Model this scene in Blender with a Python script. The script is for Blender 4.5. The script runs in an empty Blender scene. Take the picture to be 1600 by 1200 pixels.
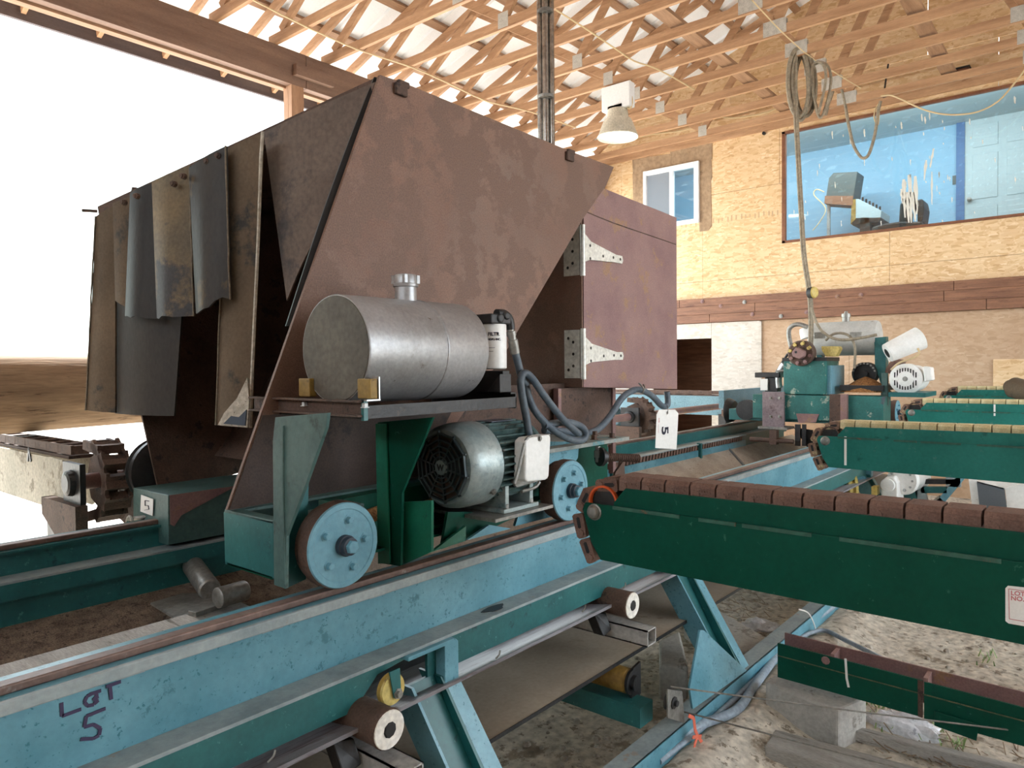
import bpy, bmesh, math, random
import numpy as np
from mathutils import Vector, Matrix
random.seed(7)
SC = bpy.context.scene
COL = SC.collection
PI = math.pi

# ------------------------------------------------------------------ camera
F_PX = 1130.4                       # focal length in pixels of a 1600x1200 frame
CAM = np.array([0., 0., 1.6])
_v1 = np.array([940., 38., -F_PX]); _v1 /= np.linalg.norm(_v1)      # rail direction, seen from the camera
_v2 = np.array([-1360., 16., -F_PX]); _v2 -= _v1 * _v1.dot(_v2); _v2 /= np.linalg.norm(_v2)
ROT = np.array([_v1, _v2, np.cross(_v1, _v2)])                      # rows: world X (rails), Y (left), Z
cam_d = bpy.data.cameras.new('camera'); cam = bpy.data.objects.new('camera', cam_d); COL.objects.link(cam)
M = Matrix([list(ROT[i]) + [CAM[i]] for i in range(3)] + [[0, 0, 0, 1]])
cam.matrix_world = M
cam_d.sensor_width = 36.0; cam_d.lens = 36.0 * F_PX / 1600.0; cam_d.clip_start = 0.02; cam_d.clip_end = 600
SC.camera = cam

# ------------------------------------------------------------------ light
w = bpy.data.worlds.new('world'); SC.world = w; w.use_nodes = True
bg = w.node_tree.nodes['Background']; bg.inputs[0].default_value = (0.84, 0.93, 1.0, 1); bg.inputs[1].default_value = 1.9
sun_d = bpy.data.lights.new('sun', 'SUN'); sun = bpy.data.objects.new('sun', sun_d); COL.objects.link(sun)
sun_d.energy = 4.0; sun_d.angle = 0.02; sun_d.color = (1, .96, .9)
sd = Vector((-0.12, -0.69, -0.73)); sun.rotation_euler = sd.to_track_quat('-Z', 'Y').to_euler()
SC.view_settings.view_transform = 'Standard'; SC.view_settings.look = 'None'
SC.view_settings.gamma = 1.0; SC.view_settings.use_curve_mapping = False
SC.view_settings.exposure = 2.05
try:
    SC.cycles.max_bounces = 10; SC.cycles.diffuse_bounces = 6; SC.cycles.transparent_max_bounces = 12
except Exception: pass

# ------------------------------------------------------------------ measuring: where a sight line of the photo meets a known plane
def ray(px, py): return ROT @ np.array([px - 800., 600. - py, -F_PX])
def hx(px, py, X): d = ray(px, py); return Vector(CAM + d * (X / d[0]))
def hy(px, py, Y): d = ray(px, py); return Vector(CAM + d * (Y / d[1]))
def hz(px, py, Z): d = ray(px, py); return Vector(CAM + d * ((Z - CAM[2]) / d[2]))
def hp(px, py, P0, N):
    d = ray(px, py); N = np.array(N); P0 = np.array(P0)
    return Vector(CAM + d * ((P0 - CAM).dot(N) / d.dot(N)))
def V(*a): return Vector(a)

# ------------------------------------------------------------------ materials
MATS = {}
def nodes_of(m):
    m.use_nodes = True; nt = m.node_tree
    return nt, nt.nodes, nt.links, nt.nodes['Principled BSDF']
def rgb(r, g, b):
    f = lambda c: ((c / 255) / 12.92 if c / 255 < .04045 else ((c / 255 + .055) / 1.055) ** 2.4)
    return (f(r), f(g), f(b), 1)
def mat(name, c1, c2, scale=4., rough=.6, metal=0., spots=None, spot_scale=9., spot_at=.62, stretch=(1, 1, 1), bump=.15, bump_scale=60., detail=6., fine=.12, spots2=None, spec=.5, soft=.06):
    if name in MATS: return MATS[name]
    m = bpy.data.materials.new(name); nt, N, L, B = nodes_of(m)
    tc = N.new('ShaderNodeTexCoord'); mp = N.new('ShaderNodeMapping'); L.new(tc.outputs['Object'], mp.inputs[0])
    mp.inputs['Scale'].default_value = stretch
    n1 = N.new('ShaderNodeTexNoise'); n1.inputs['Scale'].default_value = scale; n1.inputs['Detail'].default_value = detail; n1.inputs['Roughness'].default_value = .62
    L.new(mp.outputs[0], n1.inputs['Vector'])
    r1 = N.new('ShaderNodeValToRGB'); r1.color_ramp.elements[0].position = .33; r1.color_ramp.elements[1].position = .67
    r1.color_ramp.elements[0].color = c1; r1.color_ramp.elements[1].color = c2
    L.new(n1.outputs['Fac'], r1.inputs[0]); out = r1.outputs[0]
    def layer(out, col, sc, at, soft=.06):
        n = N.new('ShaderNodeTexNoise'); n.inputs['Scale'].default_value = sc; n.inputs['Detail'].default_value = 8; n.inputs['Roughness'].default_value = .7
        L.new(mp.outputs[0], n.inputs['Vector'])
        r = N.new('ShaderNodeValToRGB'); r.color_ramp.elements[0].position = at; r.color_ramp.elements[1].position = at + soft
        L.new(n.outputs['Fac'], r.inputs[0])
        x = N.new('ShaderNodeMix'); x.data_type = 'RGBA'; L.new(r.outputs[0], x.inputs['Factor']); L.new(out, x.inputs['A']); x.inputs['B'].default_value = col
        return x.outputs['Result']
    if spots: out = layer(out, spots, spot_scale, spot_at, soft)
    if spots2: out = layer(out, spots2, spot_scale * 4.3, spot_at + .02, .03)
    n2 = N.new('ShaderNodeTexNoise'); n2.inputs['Scale'].default_value = bump_scale; n2.inputs['Detail'].default_value = 4
    L.new(mp.outputs[0], n2.inputs['Vector'])
    if fine:
        mm = N.new('ShaderNodeMapRange'); mm.inputs['From Min'].default_value = .3; mm.inputs['From Max'].default_value = .7
        mm.inputs['To Min'].default_value = 1 - fine * 2; mm.inputs['To Max'].default_value = 1 + fine
        L.new(n2.outputs['Fac'], mm.inputs[0])
        x = N.new('ShaderNodeVectorMath'); x.operation = 'SCALE'; L.new(out, x.inputs[0]); L.new(mm.outputs[0], x.inputs['Scale']); out = x.outputs[0]
    L.new(out, B.inputs['Base Color'])
    B.inputs['Roughness'].default_value = rough; B.inputs['Metallic'].default_value = metal; B.inputs['Specular IOR Level'].default_value = spec
    if bump:
        bp = N.new('ShaderNodeBump'); bp.inputs['Strength'].default_value = bump; bp.inputs['Distance'].default_value = .01
        L.new(n2.outputs['Fac'], bp.inputs['Height']); L.new(bp.outputs[0], B.inputs['Normal'])
    MATS[name] = m; return m
def flat(name, c, rough=.5, metal=0., emit=0):
    if name in MATS: return MATS[name]
    m = bpy.data.materials.new(name); nt, N, L, B = nodes_of(m)
    n = N.new('ShaderNodeTexNoise'); n.inputs['Scale'].default_value = 14
    x = N.new('ShaderNodeMix'); x.data_type = 'RGBA'; x.inputs['A'].default_value = c; x.inputs['B'].default_value = tuple(v * .82 for v in c[:3]) + (1,)
    L.new(n.outputs['Fac'], x.inputs['Factor']); L.new(x.outputs['Result'], B.inputs['Base Color'])
    B.inputs['Roughness'].default_value = rough; B.inputs['Metallic'].default_value = metal
    if emit: B.inputs['Emission Color'].default_value = c; B.inputs['Emission Strength'].default_value = emit
    MATS[name] = m; return m

def osb_mat(name, cols, tone):
    m = bpy.data.materials.new(name); nt, N, L, B = nodes_of(m)
    tc = N.new('ShaderNodeTexCoord'); outs = []
    for ang, sc in ((.35, (11, 11, 42)), (-.5, (10, 10, 38))):
        mp = N.new('ShaderNodeMapping'); mp.inputs['Rotation'].default_value = (ang, 0, 0); mp.inputs['Scale'].default_value = sc
        nz = N.new('ShaderNodeTexNoise'); nz.inputs['Scale'].default_value = 3; nz.inputs['Detail'].default_value = 3
        ad = N.new('ShaderNodeMixRGB'); ad.blend_type = 'ADD'; ad.inputs[0].default_value = .09
        L.new(tc.outputs['Object'], ad.inputs[1]); L.new(tc.outputs['Object'], nz.inputs[0]); L.new(nz.outputs['Color'], ad.inputs[2])
        L.new(ad.outputs[0], mp.inputs[0])
        vo = N.new('ShaderNodeTexVoronoi'); vo.inputs['Scale'].default_value = 1; L.new(mp.outputs[0], vo.inputs['Vector'])
        outs.append(vo.outputs['Color'])
    nz = N.new('ShaderNodeTexNoise'); nz.inputs['Scale'].default_value = 9; L.new(tc.outputs['Object'], nz.inputs[0])
    rr = N.new('ShaderNodeValToRGB'); rr.color_ramp.elements[0].position = .47; rr.color_ramp.elements[1].position = .53; L.new(nz.outputs['Fac'], rr.inputs[0])
    mx = N.new('ShaderNodeMixRGB'); L.new(rr.outputs[0], mx.inputs[0]); L.new(outs[0], mx.inputs[1]); L.new(outs[1], mx.inputs[2])
    bw = N.new('ShaderNodeSeparateColor'); L.new(mx.outputs[0], bw.inputs[0])
    cr = N.new('ShaderNodeValToRGB'); e = cr.color_ramp.elements
    e[0].position = 0; e[0].color = cols[0]; e[1].position = 1; e[1].color = cols[-1]
    for i, c in enumerate(cols[1:-1]): k = e.new((i + 1) / (len(cols) - 1)); k.color = c
    L.new(bw.outputs[0], cr.inputs[0])
    n3 = N.new('ShaderNodeTexNoise'); n3.inputs['Scale'].default_value = .9; n3.inputs['Detail'].default_value = 3; L.new(tc.outputs['Object'], n3.inputs[0])
    mr = N.new('ShaderNodeMapRange'); mr.inputs['From Min'].default_value = .35; mr.inputs['From Max'].default_value = .65; L.new(n3.outputs['Fac'], mr.inputs[0])
    m2 = N.new('ShaderNodeMixRGB'); m2.blend_type = 'MULTIPLY'; L.new(mr.outputs[0], m2.inputs[0]); L.new(cr.outputs[0], m2.inputs[1]); m2.inputs[2].default_value = tone
    L.new(m2.outputs[0], B.inputs['Base Color']); B.inputs['Roughness'].default_value = .75
    bp = N.new('ShaderNodeBump'); bp.inputs['Strength'].default_value = .12; bp.inputs['Distance'].default_value = .004; L.new(bw.outputs[1], bp.inputs['Height']); L.new(bp.outputs[0], B.inputs['Normal'])
    return m
def glass(name, tint, gloss):
    m = bpy.data.materials.new(name); m.use_nodes = True; nt = m.node_tree; N = nt.nodes; L = nt.links
    for n in list(N): N.remove(n)
    o = N.new('ShaderNodeOutputMaterial'); t = N.new('ShaderNodeBsdfTransparent'); g = N.new('ShaderNodeBsdfGlossy'); x = N.new('ShaderNodeMixShader')
    t.inputs[0].default_value = tint; g.inputs['Roughness'].default_value = .02; x.inputs[0].default_value = gloss
    L.new(t.outputs[0], x.inputs[1]); L.new(g.outputs[0], x.inputs[2]); L.new(x.outputs[0], o.inputs[0]); return m

# painted steel
BLUE = mat('weathered_blue_paint', rgb(72, 128, 144), rgb(108, 160, 176), 3.2, .38, 0, rgb(62, 116, 128), 17, .585, bump=.05, fine=.04, spots2=rgb(48, 112, 124))
PALE = mat('dusty_pale_blue_paint', rgb(124, 138, 142), rgb(158, 168, 168), 6, .6, 0, rgb(148, 136, 122), 10, .62, fine=.06)
TEAL = mat('teal_paint', rgb(24, 84, 86), rgb(40, 108, 108), 4, .4, 0, rgb(20, 66, 70), 9, .6, fine=.05, bump=.06, spots2=rgb(70, 128, 126))
GREEN = mat('dark_green_paint', rgb(2, 62, 48), rgb(6, 76, 60), 3, .45, 0, rgb(10, 66, 56), 7, .62, fine=.05, bump=.05, spots2=rgb(50, 100, 84), spec=.16)
ARMTEAL = mat('teal_arm_paint', rgb(26, 104, 94), rgb(42, 124, 114), 2.2, .42, 0, rgb(16, 70, 60), 4, .6, fine=.05, bump=.05, spots2=rgb(70, 120, 112), spec=.25)
GREENB = mat('bright_green_paint', rgb(14, 96, 74), rgb(30, 116, 92), 5, .4, 0, rgb(30, 80, 66), 9, .6, fine=.05)
GREYGREEN = mat('greyed_green_paint', rgb(52, 82, 80), rgb(74, 102, 98), 6, .5, 0, rgb(44, 64, 58), 9, .6, fine=.08)
WHEELB = mat('wheel_blue_paint', rgb(92, 144, 162), rgb(116, 164, 180), 6, .45, 0, rgb(96, 150, 150), 10, .6, fine=.05)
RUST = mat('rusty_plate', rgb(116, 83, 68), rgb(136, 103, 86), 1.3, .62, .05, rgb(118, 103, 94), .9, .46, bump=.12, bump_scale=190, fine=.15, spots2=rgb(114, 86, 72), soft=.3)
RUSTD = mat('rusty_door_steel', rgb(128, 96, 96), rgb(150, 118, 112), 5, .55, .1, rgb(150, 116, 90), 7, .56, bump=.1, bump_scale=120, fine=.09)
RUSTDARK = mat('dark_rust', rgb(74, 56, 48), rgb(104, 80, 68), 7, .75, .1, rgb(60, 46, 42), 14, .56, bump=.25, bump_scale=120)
LOWERDARK = mat('dark_brown_sheet', rgb(54, 43, 39), rgb(78, 62, 54), 3, .6, 0, rgb(44, 38, 36), 3, .55, bump=.1, bump_scale=150, spec=.3)
CHAINR = mat('chain_rust', rgb(106, 80, 70), rgb(136, 106, 94), 16, .7, .15, rgb(92, 66, 56), 30, .58, bump=.3, bump_scale=220)
CHAINY = mat('chain_dusted_yellow', rgb(196, 178, 130), rgb(216, 204, 164), 16, .7, 0, rgb(150, 124, 92), 26, .6, bump=.2, bump_scale=200)
STEEL = mat('dull_steel', rgb(118, 116, 112), rgb(160, 158, 152), 8, .45, .6, rgb(120, 96, 76), 14, .64)
GALV = mat('galvanized', rgb(168, 170, 170), rgb(200, 202, 202), 12, .35, .7, None, bump=.05)
DARK = mat('greasy_black_steel', rgb(26, 26, 28), rgb(48, 46, 46), 9, .45, .2, rgb(64, 54, 46), 14, .62)
ALU = mat('tank_aluminium', rgb(140, 139, 138), rgb(176, 176, 178), 3.2, .40, .55, rgb(116, 110, 104), 5, .64, bump=.06, bump_scale=90, fine=.07, spots2=rgb(104, 96, 86))
ALUSHADE = mat('tank_end_shaded', rgb(80, 74, 66), rgb(102, 95, 84), 6, .6, .15, rgb(96, 86, 74), 12, .6)  # darker than the tank: shade on its end put into the colour
RUBBER = mat('worn_rubber_belt', rgb(88, 75, 61), rgb(112, 96, 79), 2.6, .7, 0, rgb(62, 60, 58), 2.0, .55, bump=.12, bump_scale=80, fine=.07, spec=.15)
RUBBERD = mat('black_rubber_belt', rgb(40, 40, 42), rgb(66, 62, 58), 2.2, .5, 0, rgb(92, 76, 54), 4.5, .6, stretch=(1, 1, .55), bump=.1, bump_scale=80, fine=.07, spec=.25)
CANVAS = mat('frayed_canvas', rgb(170, 160, 144), rgb(206, 198, 184), 40, .9, 0, rgb(120, 110, 98), 50, .6, bump=.5)
GHOSE = mat('pale_ground_hose', rgb(128, 142, 156), rgb(152, 166, 178), 12, .5, 0, None, bump=.05)
HOSE = mat('grey_hose', rgb(72, 84, 96), rgb(92, 104, 114), 12, .5, 0, None, bump=.05)
WHITEP = mat('white_enamel', rgb(226, 226, 222), rgb(240, 240, 238), 6, .35, 0, rgb(190, 180, 164), 9, .66, bump=.03, fine=.03)
YELLOW = mat('chipped_yellow', rgb(196, 172, 92), rgb(214, 194, 120), 12, .5, 0, rgb(120, 96, 60), 18, .6)
OCHRE = mat('ochre_end', rgb(120, 92, 36), rgb(150, 120, 56), 14, .6, 0, rgb(90, 64, 30), 20, .58)
MOTORC = mat('motor_worn_teal', rgb(112, 136, 140), rgb(176, 186, 184), 5, .38, .3, rgb(70, 104, 110), 6, .56, fine=.07, soft=.14)
FINS = mat('motor_fin_grime', rgb(60, 84, 84), rgb(100, 124, 122), 9, .5, .1, rgb(58, 50, 44), 9, .55)
PLATEM = mat('truss_plate_zinc', rgb(176, 172, 164), rgb(200, 196, 188), 30, .5, .15, None, bump=.2, bump_scale=140)
WELD = mat('weld_green', rgb(34, 82, 68), rgb(54, 98, 84), 9, .5, 0, rgb(120, 84, 60), 14, .6)
def lumber(name, a, b, st): return mat(name, a, b, 2.2, .7, 0, rgb(132, 92, 62), 3.2, .62, stretch=st, bump=.1, bump_scale=24, fine=.07)
WOODY = lumber('lumber_along_span', rgb(160, 120, 88), rgb(194, 154, 118), (8, .8, 8))
WOODX = lumber('lumber_along_building', rgb(138, 104, 78), rgb(170, 134, 104), (.8, 8, 8))
WOODZ = lumber('lumber_upright', rgb(156, 118, 92), rgb(178, 140, 110), (8, 8, .8))
HEADERW = mat('header_timber', rgb(112, 86, 72), rgb(140, 112, 96), 1.6, .7, 0, rgb(112, 80, 60), 5, .6, stretch=(.7, 6, 6), bump=.1)
BEAMW = mat('stained_beam_timber', rgb(112, 74, 54), rgb(146, 102, 76), 3, .6, 0, rgb(96, 56, 38), 5, .58, stretch=(9, .8, 9), bump=.1)
BARK = mat('peeled_log', rgb(138, 112, 88), rgb(176, 148, 118), 2.4, .8, 0, rgb(104, 80, 60), 3.4, .58, stretch=(.8, 6, 6), bump=.35, bump_scale=14, fine=.1)
OSB = osb_mat('strand_board', [rgb(198, 160, 116), rgb(218, 186, 144), rgb(228, 200, 162), rgb(210, 174, 130), rgb(234, 210, 176)], (.92, .88, .83, 1))
OSBG = osb_mat('bleached_strand_board', [rgb(190, 181, 171), rgb(206, 198, 188), rgb(212, 205, 197), rgb(198, 189, 179), rgb(218, 211, 203)], (.9, .88, .86, 1))
OSBB = osb_mat('browned_strand_board', [rgb(174, 144, 115), rgb(186, 157, 128), rgb(192, 164, 137), rgb(180, 150, 121), rgb(198, 172, 146)], (.86, .8, .76, 1))
ROOFM = mat('white_roof_sheet', rgb(234, 240, 246), rgb(244, 247, 250), 2, .5, 0, None, bump=.02, fine=.02)
SAND = mat('sandy_ground', rgb(190, 180, 164), rgb(214, 205, 190), 2.2, .95, 0, rgb(150, 136, 118), 4.0, .56, bump=.9, bump_scale=26, fine=.2, spots2=rgb(140, 128, 112))
SANDOUT = mat('bright_yard_ground', rgb(200, 194, 184), rgb(216, 210, 202), 1.2, .95, 0, None, bump=.4, bump_scale=8)
CONC = mat('concrete', rgb(162, 158, 152), rgb(192, 188, 180), 4, .9, 0, rgb(140, 134, 126), 8, .58, bump=.35, bump_scale=60, fine=.08)
GREYWOOD = mat('weathered_grey_plank', rgb(138, 134, 128), rgb(172, 168, 162), 3, .85, 0, rgb(108, 102, 94), 5, .58, stretch=(6, .8, 6), bump=.25)
DUSTBELT = mat('dusty_conveyor_belt', rgb(150, 138, 122), rgb(170, 158, 142), 2.5, .85, 0, rgb(140, 128, 112), 6, .6, bump=.05, fine=.05)
SAWDUST = mat('rusty_sawdust_pan', rgb(98, 82, 70), rgb(138, 120, 104), 20, .95, 0, rgb(76, 62, 54), 42, .55, bump=.6, bump_scale=160, fine=.16)
SAWTAN = mat('tan_sawdust', rgb(164, 150, 136), rgb(188, 176, 162), 6, .95, 0, rgb(132, 112, 92), 30, .6, bump=.5, bump_scale=160, fine=.12)
CHIPS = mat('orange_chips', rgb(140, 92, 48), rgb(180, 130, 78), 40, .95, 0, rgb(96, 60, 34), 60, .55, bump=.9, bump_scale=150, fine=.2)
PAPER = mat('building_paper', rgb(150, 124, 98), rgb(172, 146, 118), 3, .85, 0, rgb(132, 106, 82), 3, .6, bump=.2, bump_scale=20)
BLUEWALL = mat('blue_room_paint', rgb(122, 160, 184), rgb(136, 172, 196), 1.0, .7, 0, None, bump=.02, fine=.02)
BLUETRIM = flat('deep_blue_trim', rgb(52, 98, 146))
PALEWALL = mat('pale_ceiling_paint', rgb(186, 202, 206), rgb(200, 212, 216), 1, .7, 0, None, bump=.02, fine=.02)
DOORW = flat('pale_door_paint', rgb(168, 182, 186))
FRAMEW = flat('white_vinyl', rgb(240, 242, 244))
TRIMW = mat('dark_window_trim', rgb(108, 64, 40), rgb(132, 84, 56), 6, .6)
CABLE = mat('dusty_cable', rgb(124, 114, 98), rgb(160, 148, 128), 20, .7, bump=.05)
CABLEW = flat('cream_cable', rgb(214, 190, 148))
BLACK = flat('black_rubber', rgb(24, 24, 26))
INK = flat('marker_ink', rgb(62, 52, 84), .7)
INKB = flat('black_ink', rgb(34, 32, 52), .7)
INKR = flat('red_print', rgb(206, 120, 124), .7)
CARD = flat('white_card', rgb(244, 242, 238), .6)
ORANGE = flat('orange_ribbon', rgb(226, 112, 84), .6)
ORANGEM = flat('orange_ring', rgb(216, 92, 40), .5)
ZINC = mat('bright_zinc', rgb(206, 206, 198), rgb(226, 226, 220), 9, .4, .3, rgb(160, 150, 136), 10, .64, bump=.04)
RAILM = mat('worn_rail', rgb(98, 76, 68), rgb(126, 102, 92), 5, .5, .2, rgb(140, 132, 126), 8, .6, bump=.15)
DULLFRAY = mat('dull_fray', rgb(104, 92, 78), rgb(132, 120, 104), 40, .9, bump=.4)
SOFFIT = mat('dim_fascia', rgb(84, 76, 80), rgb(104, 94, 94), 2, .8, stretch=(.7, 6, 6))
GLASS = glass('window_glass', (.86, .95, .97, 1), .09)
GLASSG = glass('hazed_glass', (.70, .73, .76, 1), .25)
def screen(name, c, k):
    m = glass(name, (1, 1, 1, 1), k); d = m.node_tree.nodes['Glossy BSDF']; d.inputs[0].default_value = c; d.inputs['Roughness'].default_value = 1; return m
SCREEN = screen('insect_screen', rgb(196, 200, 206), .62)
STAIN = flat('white_splatter', rgb(222, 220, 212), .8)
CRT = flat('grey_plastic', rgb(70, 82, 82), .5)
LAMPG = flat('lamp_lens', rgb(250, 250, 244), .3, 0, 1.2)
PALEMETAL = mat('lamp_reflector', rgb(196, 190, 172), rgb(216, 210, 194), 6, .35, .2, None, bump=.02)

# ------------------------------------------------------------------ mesh builder
ORG = {}
class MB:
    def __init__(s): s.v = []; s.f = []
    def add(s, vs, fs):
        o = len(s.v); s.v += [Vector(x) for x in vs]; s.f += [tuple(i + o for i in f) for f in fs]; return s
    def box(s, x0, x1, y0, y1, z0, z1):
        return s.add([(x, y, z) for x in (x0, x1) for y in (y0, y1) for z in (z0, z1)],
                     [(0, 1, 3, 2), (4, 6, 7, 5), (0, 4, 5, 1), (2, 3, 7, 6), (0, 2, 6, 4), (1, 5, 7, 3)])
    def prism(s, pts, d):                                 # polygon swept along d
        pts = [Vector(p) for p in pts]; d = Vector(d); n = len(pts)
        return s.add(pts + [p + d for p in pts], [tuple(range(n)), tuple(range(2 * n - 1, n - 1, -1))] + [(i, (i + 1) % n, n + (i + 1) % n, n + i) for i in range(n)])
    def bar(s, a, b, wd, ht, up=(0, 0, 1)):               # rectangular bar between two points
        a = Vector(a); b = Vector(b); t = (b - a).normalized(); u = Vector(up); x = t.cross(u)
        if x.length < 1e-4: x = t.cross(Vector((1, 0, 0)))
        x.normalize(); u = x.cross(t)
        q = [x * (i * wd / 2) + u * (j * ht / 2) for i, j in ((-1, -1), (1, -1), (1, 1), (-1, 1))]
        return s.prism([a + k for k in q], b - a)
    def rings(s, rings, cap=(True, True), close=True):
        n = len(rings[0]); o = len(s.v)
        for r in rings: s.v += [Vector(p) for p in r]
        for k in range(len(rings) - 1):
            for i in range(n if close else n - 1):
                j = (i + 1) % n
                s.f.append((o + k * n + i, o + k * n + j, o + (k + 1) * n + j, o + (k + 1) * n + i))
        if cap[0]: s.f.append(tuple(o + i for i in reversed(range(n))))
        if cap[1]: s.f.append(tuple(o + (len(rings) - 1) * n + i for i in range(n)))
        return s
    def lathe(s, c, ax, prof, n=24, cap=(True, True)):    # prof: (distance along ax, radius)
        c = Vector(c); ax = Vector(ax).normalized(); u = ax.orthogonal().normalized(); w_ = ax.cross(u)
        return s.rings([[c + ax * t + (u * math.cos(2 * PI * i / n) + w_ * math.sin(2 * PI * i / n)) * r for i in range(n)] for t, r in prof], cap)
    def cyl(s, a, b, r, n=16, r2=None):
        a = Vector(a); b = Vector(b); return s.lathe(a, b - a, [(0, r), ((b - a).length, r if r2 is None else r2)], n)
    def tube(s, pts, r, n=8, sub=4):
        p = [Vector(q) for q in pts]
        if sub > 1 and len(p) > 2:
            out = []
            for i in range(len(p) - 1):
                a, b, c, d = p[max(i - 1, 0)], p[i], p[i + 1], p[min(i + 2, len(p) - 1)]
                for k in range(sub):
                    t = k / sub
                    out.append(.5 * ((2 * b) + (c - a) * t + (2 * a - 5 * b + 4 * c - d) * t * t + (3 * b - a - 3 * c + d) * t ** 3))
            p = out + [p[-1]]
        u = (p[1] - p[0]).orthogonal().normalized(); R = []
        for i, q in enumerate(p):
            t = (p[min(i + 1, len(p) - 1)] - p[max(i - 1, 0)]).normalized()
            u = (u - t * u.dot(t)).normalized(); b = t.cross(u)
            R.append([q + (u * math.cos(2 * PI * k / n) + b * math.sin(2 * PI * k / n)) * r for k in range(n)])
        return s.rings(R)
    def build(s, name, m, parent=None, smooth=False, bevel=0, origin=None):
        o0 = ORG[parent.name] if parent is not None else (Vector(origin) if origin is not None else None)
        if o0 is None:
            o0 = Vector((sum(v.x for v in s.v) / len(s.v), sum(v.y for v in s.v) / len(s.v), min(v.z for v in s.v)))
        me = bpy.data.meshes.new(name); me.from_pydata([v - o0 for v in s.v], [], s.f)
        b = bmesh.new(); b.from_mesh(me); bmesh.ops.recalc_face_normals(b, faces=b.faces); b.to_mesh(me); b.free()
        me.materials.append(m)
        if smooth:
            me.polygons.foreach_set('use_smooth', [True] * len(me.polygons))
            me.set_sharp_from_angle(angle=math.radians(38))
        o = bpy.data.objects.new(name, me); COL.objects.link(o); ORG[o.name] = o0
        if parent is not None: o.parent = parent
        else: o.location = o0
        if bevel:
            bv = o.modifiers.new('bevel', 'BEVEL'); bv.width = bevel; bv.segments = 2; bv.limit_method = 'ANGLE'; bv.angle_limit = .6
        return o
def thing(name, loc, label=None, cat=None, group=None, kind=None):
    o = bpy.data.objects.new(name, None); COL.objects.link(o); o.location = loc; o.empty_display_size = .05
    ORG[o.name] = Vector(loc); tag(o, label, cat, group, kind); return o
def tag(o, label=None, cat=None, group=None, kind=None):
    if label: o['label'] = label
    if cat: o['category'] = cat
    if group: o['group'] = group
    if kind: o['kind'] = kind
    return o
def part(name, parent):                                   # a part that only carries sub-parts
    o = bpy.data.objects.new(name, None); COL.objects.link(o); o.parent = parent; o.empty_display_size = .05; ORG[o.name] = ORG[parent.name]; return o
def copy_tree(o, parent=None):
    c = o.copy(); COL.objects.link(c)
    if parent is not None: c.parent = parent
    ORG[c.name] = ORG[o.name]
    for ch in list(o.children): copy_tree(ch, c)
    return c
def bx(*a): return MB().box(*a)
def text_mesh(name, body, size, m, parent, loc, xdir, ydir, bold=0):
    cu = bpy.data.curves.new('tmp_text', 'FONT'); cu.body = body; cu.size = size; cu.offset = bold; cu.extrude = .0004
    ob = bpy.data.objects.new('tmp_text', cu); COL.objects.link(ob)
    me = bpy.data.meshes.new_from_object(ob.evaluated_get(bpy.context.evaluated_depsgraph_get()))
    bpy.data.objects.remove(ob); bpy.data.curves.remove(cu)
    x = Vector(xdir).normalized(); y = Vector(ydir).normalized(); z = x.cross(y)
    o0 = ORG[parent.name]
    for v in me.vertices: v.co = Vector(loc) - o0 + x * v.co.x + y * v.co.y + z * v.co.z
    me.name = name; me.materials.clear(); me.materials.append(m)
    o = bpy.data.objects.new(name, me); COL.objects.link(o); o.parent = parent; ORG[o.name] = o0; return o
def bolt(mb, p, ax, r=.008, h=.008):
    mb.lathe(p, ax, [(0, r * 1.5), (.002, r * 1.5), (.002, r), (h, r), (h + .001, r * .8)], 6); return mb

# ================================================================== SETTING
def roof_z(y): return 5.0 + .36 * (6.2 - y) if y >= .5 else 5.0 + .36 * (6.2 - (1.0 - y))
# floor: uneven sandy dirt inside the shed, a bright yard beyond
def ground(name, x0, x1, y0, y1, nx, ny, amp, m, z=0, bank=False):
    mb = MB(); rnd = random.Random(3)
    from mathutils import noise
    vs = [(x0 + (x1 - x0) * i / nx, y0 + (y1 - y0) * j / ny, z + amp * (noise.noise((i * .31, j * .31, .5)) + .5 * noise.noise((i * .9, j * .9, 4)))) for j in range(ny + 1) for i in range(nx + 1)]
    if bank: vs = [(x, y, zz + .075 * math.exp(-((y - 1.22) / .16) ** 2) * min(1, max(0, (x - .8) / .8)) * min(1, max(0, (6.4 - x) / .8))) for x, y, zz in vs]
    fs = [(j * (nx + 1) + i, j * (nx + 1) + i + 1, (j + 1) * (nx + 1) + i + 1, (j + 1) * (nx + 1) + i) for j in range(ny) for i in range(nx)]
    mb.add(vs, fs); return tag(mb.build(name, m, None, True, origin=(0, 0, z)), kind='structure')
ground('floor', -9, 14, -6, 6.8, 230, 160, .022, SAND, 0, True)
yd = bx(-90, 160, -90, 160, -.2, -.05).build('yard', SANDOUT, origin=(0, 0, 0)); tag(yd, kind='structure')
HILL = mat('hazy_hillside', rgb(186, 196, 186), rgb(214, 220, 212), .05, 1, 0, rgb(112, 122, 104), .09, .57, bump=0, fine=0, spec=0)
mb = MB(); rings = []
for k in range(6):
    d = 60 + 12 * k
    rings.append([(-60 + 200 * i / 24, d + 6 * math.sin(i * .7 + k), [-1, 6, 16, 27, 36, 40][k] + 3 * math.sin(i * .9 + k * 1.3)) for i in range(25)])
mb.rings(rings, (False, False), False); tag(mb.build('hillside', HILL, None, True, origin=(0, 0, 0)), kind='structure')

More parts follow.
